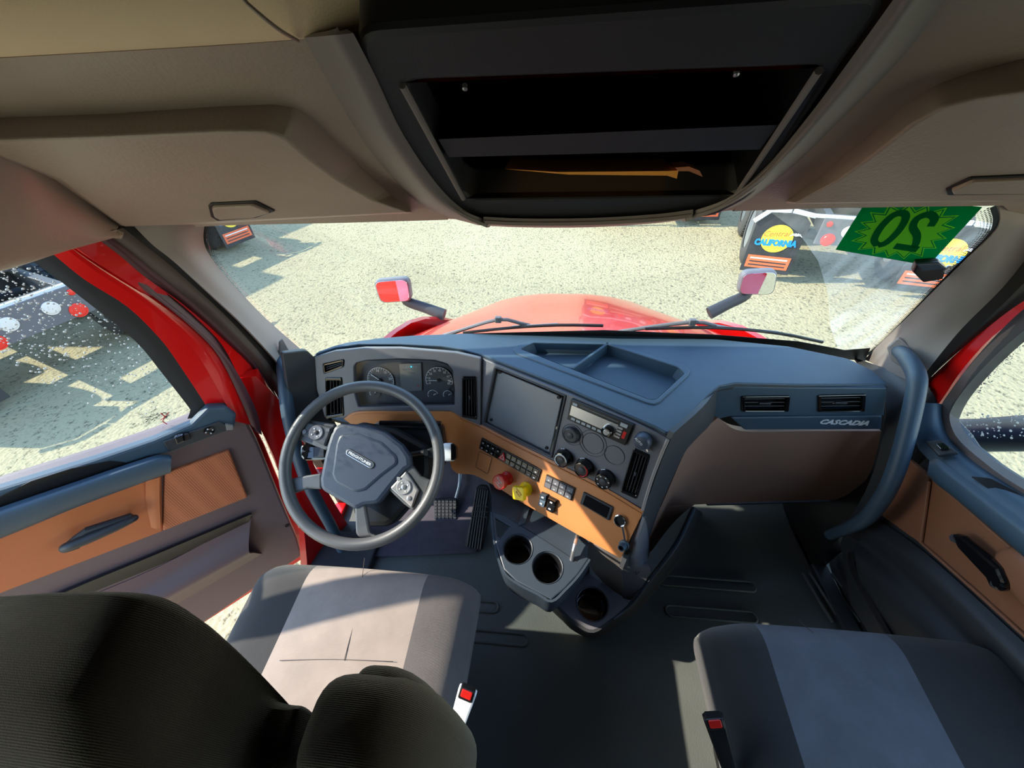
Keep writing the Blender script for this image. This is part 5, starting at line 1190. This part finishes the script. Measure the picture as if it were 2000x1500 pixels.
# ================================================================== outside: own hood, mirrors, wipers
def hood_z(x, y):
    w_ = np.interp(y, [1.1, 1.5, 2.0, 2.4, 2.6], [.84, .74, .60, .52, .48]); zc = np.interp(y, [1.1, 1.5, 1.9, 2.2, 2.35, 2.5, 2.6], [.735, .60, .455, .335, .25, .10, -.1])
    k = min(abs(x-.03)/w_, 1.4); return zc-.10*k**3.0-(.05*max(0, k-.55))
rows = []
for y in (1.12, 1.3, 1.5, 1.75, 2.0, 2.2, 2.35, 2.5, 2.6):
    w_ = np.interp(y, [1.1, 1.5, 2.0, 2.4, 2.6], [1.0, .92, .76, .66, .6]); rows.append([V((.03+s_*w_, y, hood_z(.03+s_*w_, y))) for s_ in (-1.15, -1, -.8, -.55, -.25, 0, .25, .55, .8, 1, 1.15)])
hd_ = thing('hood', 'red truck hood beyond the windshield', 'truck hood', (.03, 1.8, -.2))
grid(rows, 3, 2, .03, toward=(0, 1.5, 3)).make('hood_panel', 'red', hd_, ang=60)
grid([[V((s_*.62+.03, 1.10, .60)), V((s_*.62+.03, 1.15, .71-.05*abs(s_)**2)), V((s_*.6+.03, 1.22, .66-.05*abs(s_)**2))] for s_ in (-1.35, -.8, 0, .8, 1.3)], 4, 4, .01, toward=(0, 1, 3)).make('cowl', 'rubber', hd_)
for sx in (-1, 1):
    grid([[V((.03+sx*.86, 1.2, .58)), V((.03+sx*1.05, 1.2, .2)), V((.03+sx*1.1, 1.2, -.6))], [V((.03+sx*.80, 1.8, .40)), V((.03+sx*.98, 1.8, .1)), V((.03+sx*1.05, 1.8, -.6))], [V((.03+sx*.60, 2.5, -.1)), V((.03+sx*.7, 2.55, -.3)), V((.03+sx*.75, 2.6, -.7))]], 4, 4, .02, toward=(sx*5, 2, 1)).make('fender', 'red', hd_)
def hoodmirror(px4, y, armpx, ya, label, tilt):
    c = sum((PY(x, yy_, y) for x, yy_ in px4), V())/4
    t = thing('hood_mirror', label, 'mirror', c, 'convex hood mirrors')
    P_ = Plane(c, tilt)
    hsx = [(px4[i][0], px4[i][1]) for i in range(4)]
    cx = sum(p[0] for p in px4)/4; cy = sum(p[1] for p in px4)/4
    big = [(cx+(x-cx)*1.0, cy+(yy_-cy)*1.0) for x, yy_ in px4]; sml = [(cx+(x-cx)*.90, cy+(yy_-cy)*.88) for x, yy_ in px4]
    slab(P_, big, .07, .018, .04).make('housing', 'fascia', t)
    lp_ = [P_.off(.002).uv(P_.off(.002).at(*p)) for p in sml]; 
    slab2(P_.off(.0005), [lp_], .004, .001, .035, front=.0015).make('mirror_glass', 'mirror', t)
    a0 = PY(*armpx[0], y+.02)-V((0, -.03, .0)); a1 = PY(*armpx[1], ya)
    tube([a0+V((0, .03, .05)), a0, (a0+a1)/2, a1], [.022, .030, .032, .036], 14, 4, .7).make('arm', 'dark', t)
hoodmirror([(727, 549), (797, 543), (804, 590), (742, 594)], 1.95, [(790, 592), (868, 615)], 1.95, 'left square hood mirror reflecting red paintwork', (.10, -.95, .13))
hoodmirror([(1450, 532), (1522, 528), (1513, 578), (1440, 577)], 1.95, [(1462, 580), (1385, 612)], 1.95, 'right square hood mirror before the tyre and mud flap', (-.16, -.95, .10))
WO = WS.off(-.03)
def wiper(arm, blade, label):
    t = thing('wiper', label, 'windshield wiper', WO.at(*arm[0]), 'windshield wipers')
    tube([WO.at(*p) for p in arm], [.009]+[.006]*(len(arm)-2)+[.005], 8, 3).make('arm', 'fascia', t)
    tube([WO.off(.010).at(*p) for p in blade], .005, 8, 3).make('blade', 'black', t)
    tube([WO.off(.004).at(p[0], p[1]-3) for p in blade[1:-1]], .0025, 6, 3).make('bracket', 'steel', t)
    c = WO.at(*arm[2]); box(c, .02, .014, .02, None, .004).make('joint', 'fascia', t)
wiper([(868, 656), (900, 645), (973, 624), (1015, 631), (1035, 635)], [(905, 650), (1000, 640), (1090, 635), (1178, 636)], 'left windshield wiper resting behind the gauges')
wiper([(1200, 652), (1235, 644), (1352, 629), (1400, 637), (1430, 642)], [(1260, 642), (1400, 640), (1520, 651), (1606, 668)], 'right windshield wiper resting toward the passenger side')
sm_ = thing('side_mirror', 'dark blue side mirror housing seen through the passenger door glass', 'mirror', V((1.5, .8, .7)))
a, b = PX(1862, 848, 1.25), PX(2080, 848, 1.25); r_ = (PX(1940, 806, 1.25)-PX(1940, 889, 1.25)).length/2*.80
tube([a+V((0, .10, 0)), a, b, b+V((0, -.1, 0))], [r_*.9, r_, r_, r_*.9], 28, 3, 1).make('housing', 'sidemirror', sm_)
# unseen driver side mirror, placed and tilted to cast the driver seat's diagonal shadow
_A = V((-.15, .10, .40)); _c = V((-.60, .315, .50))+SUN_FROM*(1.05/abs(SUN_FROM.x)); _L = _A.length
dm = thing('side_mirror', 'tall unseen driver side mirror housing added outside the left door to shade the seat', 'mirror', _c)
_u = _A.normalized(); _n = V((.2, -.97, 0)); _n = (_n-_u*_n.dot(_u)).normalized(); _w = _u.cross(_n)
box(_c, .13, _L*1.15, .07, (_w, _u, _n), .03).make('housing', 'sidemirror', dm)
box(_c+_n*.036, .11, _L*1.05, .004, (_w, _u, _n), .02).make('mirror_glass', 'mirror', dm)
tube([_c-_u*_L*.5, _c-_u*_L*.62+V((.05, .1, -.05)), V((-1.38, .40, .75))], .018, 10, 4).make('arm', 'dark', dm)
# ================================================================== parked trucks
def decal(pl, w_, h_, par, tel=True):
    N = 24; 
    slab2(pl, [circ(0, .10*h_, .30*w_, 32)], .002, .0003, 0, front=.002).make('sun_logo', 'sunyel', par)
    text('Central', pl, -.05*w_, .18*h_, .17*w_, .1, 'decorange', 'lettering', par, lift=.004, width=w_*.5, shear=.3)
    text('CALIFORNIA', pl, 0, .03*h_, .18*w_, .03, 'decblue', 'lettering', par, lift=.006, width=w_*.82, bold=.012*w_)
    # palm
    for i in range(6):
        a = .3+i*.5; c = pl.pt(.33*w_, .17*h_, .004)
        tube([c, c+(pl.u*math.cos(a)*.07+pl.v*(math.sin(a)*.06))*w_+pl.n*.002, c+(pl.u*math.cos(a)*.12+pl.v*(math.sin(a)*.07-.03))*w_], .008*w_, 6, 3).make('palm_logo', 'decwhite', par)
    if tel:
        slab2(pl, [rect(0, -.31*h_, .86*w_, .22*h_)], .002, .0003, 0, front=.002).make('phone_panel', 'decorange', par)
        text('000-000-0000'[:0]+'TRUCK & TRAILER', pl, 0, -.27*h_, .1*w_, 0, 'decwhite', 'lettering', par, lift=.004, width=w_*.78) if False else None
        for k in range(3):
            slab2(pl, [rect(0, (-.25-.06*k)*h_, .74*w_, .022*h_)], .002, .0003, 0, front=.0035).make('small_print', 'frame' if k else 'decwhite', par)
def tyre(c, ax, R_, W_, par, rim='steel'):
    r_ = R_; prof = [(r_*.56, -W_/2), (r_*.80, -W_/2-.004), (r_*.94, -W_*.46), (r_, -W_*.34), (r_, -W_*.20), (r_*.985, -W_*.19), (r_*.985, -W_*.15), (r_, -W_*.14), (r_, W_*.14), (r_*.985, W_*.15), (r_*.985, W_*.19), (r_, W_*.2), (r_, W_*.34), (r_*.94, W_*.46), (r_*.8, W_/2+.004), (r_*.56, W_/2)]
    t = lathe(c, ax, prof, 40, cap=False).make('tyre', 'tyre', par)
    lathe(c, ax, [(r_*.57, -W_*.46), (r_*.50, -W_*.40), (r_*.46, -W_*.1), (r_*.2, -W_*.05), (r_*.2, W_*.05), (r_*.46, W_*.1), (r_*.50, W_*.40), (r_*.57, W_*.46)], 32).make('wheel', rim, t)
    # tread lugs
    u, v, k = basis(ax); b = B()
    for i in range(44):
        a = 2*math.pi*i/44
        for j, s_ in enumerate((-.27, 0, .27)):
            aa = a+(.07 if j == 1 else 0); rad = u*math.cos(aa)+v*math.sin(aa); tg = k.cross(rad); q_ = box(V(c)+rad*r_*1.005+k*W_*s_, r_*.095, W_*.2, .02, (tg, k, rad)); b.add(q_.v, q_.f)
    b.make('tread', 'tyre', t, smooth=False)
def truck(O, ang, label, flaps=(True, True), bracket=True, cab=True, plate=0, wh=(1, 1), cabd=4.6, cabh=2.6, deckw=.86):
    O = V(O); R_ = V((math.cos(ang), math.sin(ang), 0)); F_ = V((-math.sin(ang), math.cos(ang), 0)); Z_ = V((0, 0, 1)); A = (R_, F_, Z_)
    t = thing('parked_truck', label, 'truck', O, 'parked semi trucks')
    P = lambda r, f, z: O+R_*r+F_*f+Z_*z
    for s_ in (-1, 1): box(P(s_*.42, 2.6, .85), .09, 5.2, .26, A, .01).make('frame_rail', 'frame', t)
    for f in (.15, 1.4, 2.6, 3.6): box(P(0, f, .86), .8, .12, .2, A).make('cross_member', 'frame', t)
    box(P(0, 1.3, 1.08), .9, .8, .06, A, .02).make('fifth_wheel', 'frame', t)
    box(P(0, 3.2, 1.04), .8, 1.2, .03, A).make('deck_plate', 'steel', t)
    for i in range(5): box(P(0, 2.7+i*.24, 1.065), .8, .05, .02, A).make('deck_slat', 'steel', t)
    box(P(0, -.02, .80), 1.0, .04, .34, A, .02).make('rear_plate', 'fascia', t)
    for x, z, r_, m in ((-.36, .70, .065, 'lampred'), (.36, .70, .065, 'lampred'), (-.18, .82, .06, 'lampwhite'), (.18, .82, .06, 'lampwhite'), (-.42, .9, .028, 'lampred'), (.42, .9, .028, 'lampred')):
        lathe(P(x, -.04, z), -F_, [(r_*1.25, 0), (r_*1.25, .012), (r_, .014), (r_*.9, .022), (r_*.3, .026)], 24).make('tail_lamp', m, t)
    box(P(0, .0, .98), 1.3, .05, .04, A, .01).make('rear_edge', 'whitepaint', t)
    for f in (.72, 2.05):
        for s_ in (-1, 1):
            for d_ in (.78, 1.08):
                tyre(P(s_*d_, f, .52), R_, .51, .27, t)
    for f in (.72, 2.05): tube([P(-.7, f, .52), P(.7, f, .52)], .08, 12, 1).make('axle', 'frame', t)
    for s_, on in zip((-1, 1), flaps):
        if not on: continue
        fpn = Plane(P(s_*.93, .02, .55), -F_)
        fl_ = slab2(fpn, [[(-.32, -.42), (.32, -.42), (.32, .32), (.22, .42), (-.18, .42), (-.32, .28)]], .012, .003, .01).make('mud_flap', 'frame', t)
        decal(fpn.off(.003), .64, .84, fl_)
        if bracket:
            for a_, b__ in (((-.36, .30), (-.20, .46)), ((-.20, .46), (.04, .47)), ((.06, .47), (.34, .42))):
                d__ = fpn.pt(*b__)-fpn.pt(*a_); box((fpn.pt(*a_)+fpn.pt(*b__))/2+fpn.n*.012, d__.length, .055, .03, (d__.normalized(), fpn.n.cross(d__).normalized(), fpn.n), .006).make('flap_bracket', 'whitepaint', fl_)
    if cab:
        f0 = cabd
        box(P(0, f0+1.0, 1.0+cabh/2), 2.3, 2.0, cabh, A, .12).make('cab', 'whitepaint', t)
        box(P(0, f0+2.8, 1.25), 2.0, 1.9, 1.2, A, .2).make('hood_panel', 'whitepaint', t)
        for s_ in (-1, 1): tyre(P(s_*.95, f0+2.9, .52), R_, .51, .3, t)
        box(P(0, f0+1.5, .75), 2.2, 4.0, .6, A, .1).make('fuel_tank', 'steel', t)
    return t
truck((3.98, 5.42, GND), math.atan2(-.30, .95), 'near parked truck at the right beyond the windshield, lettered mud flap beside its tread', cabd=4.8)
truck((1.95, 8.15, GND), -.04, 'distant parked truck under the overhead console, only a mud flap and wheels showing', cabd=4.8)
truck((-5.7, 3.1, GND), math.atan2(.94, .33), 'parked truck frame with round tail lamps seen through the driver door glass', cabd=4.4)
truck((-6.55, 6.18, GND), math.atan2(.94, .33), 'parked truck at the upper left windshield corner with a yellow and blue mud flap', cabd=4.4)
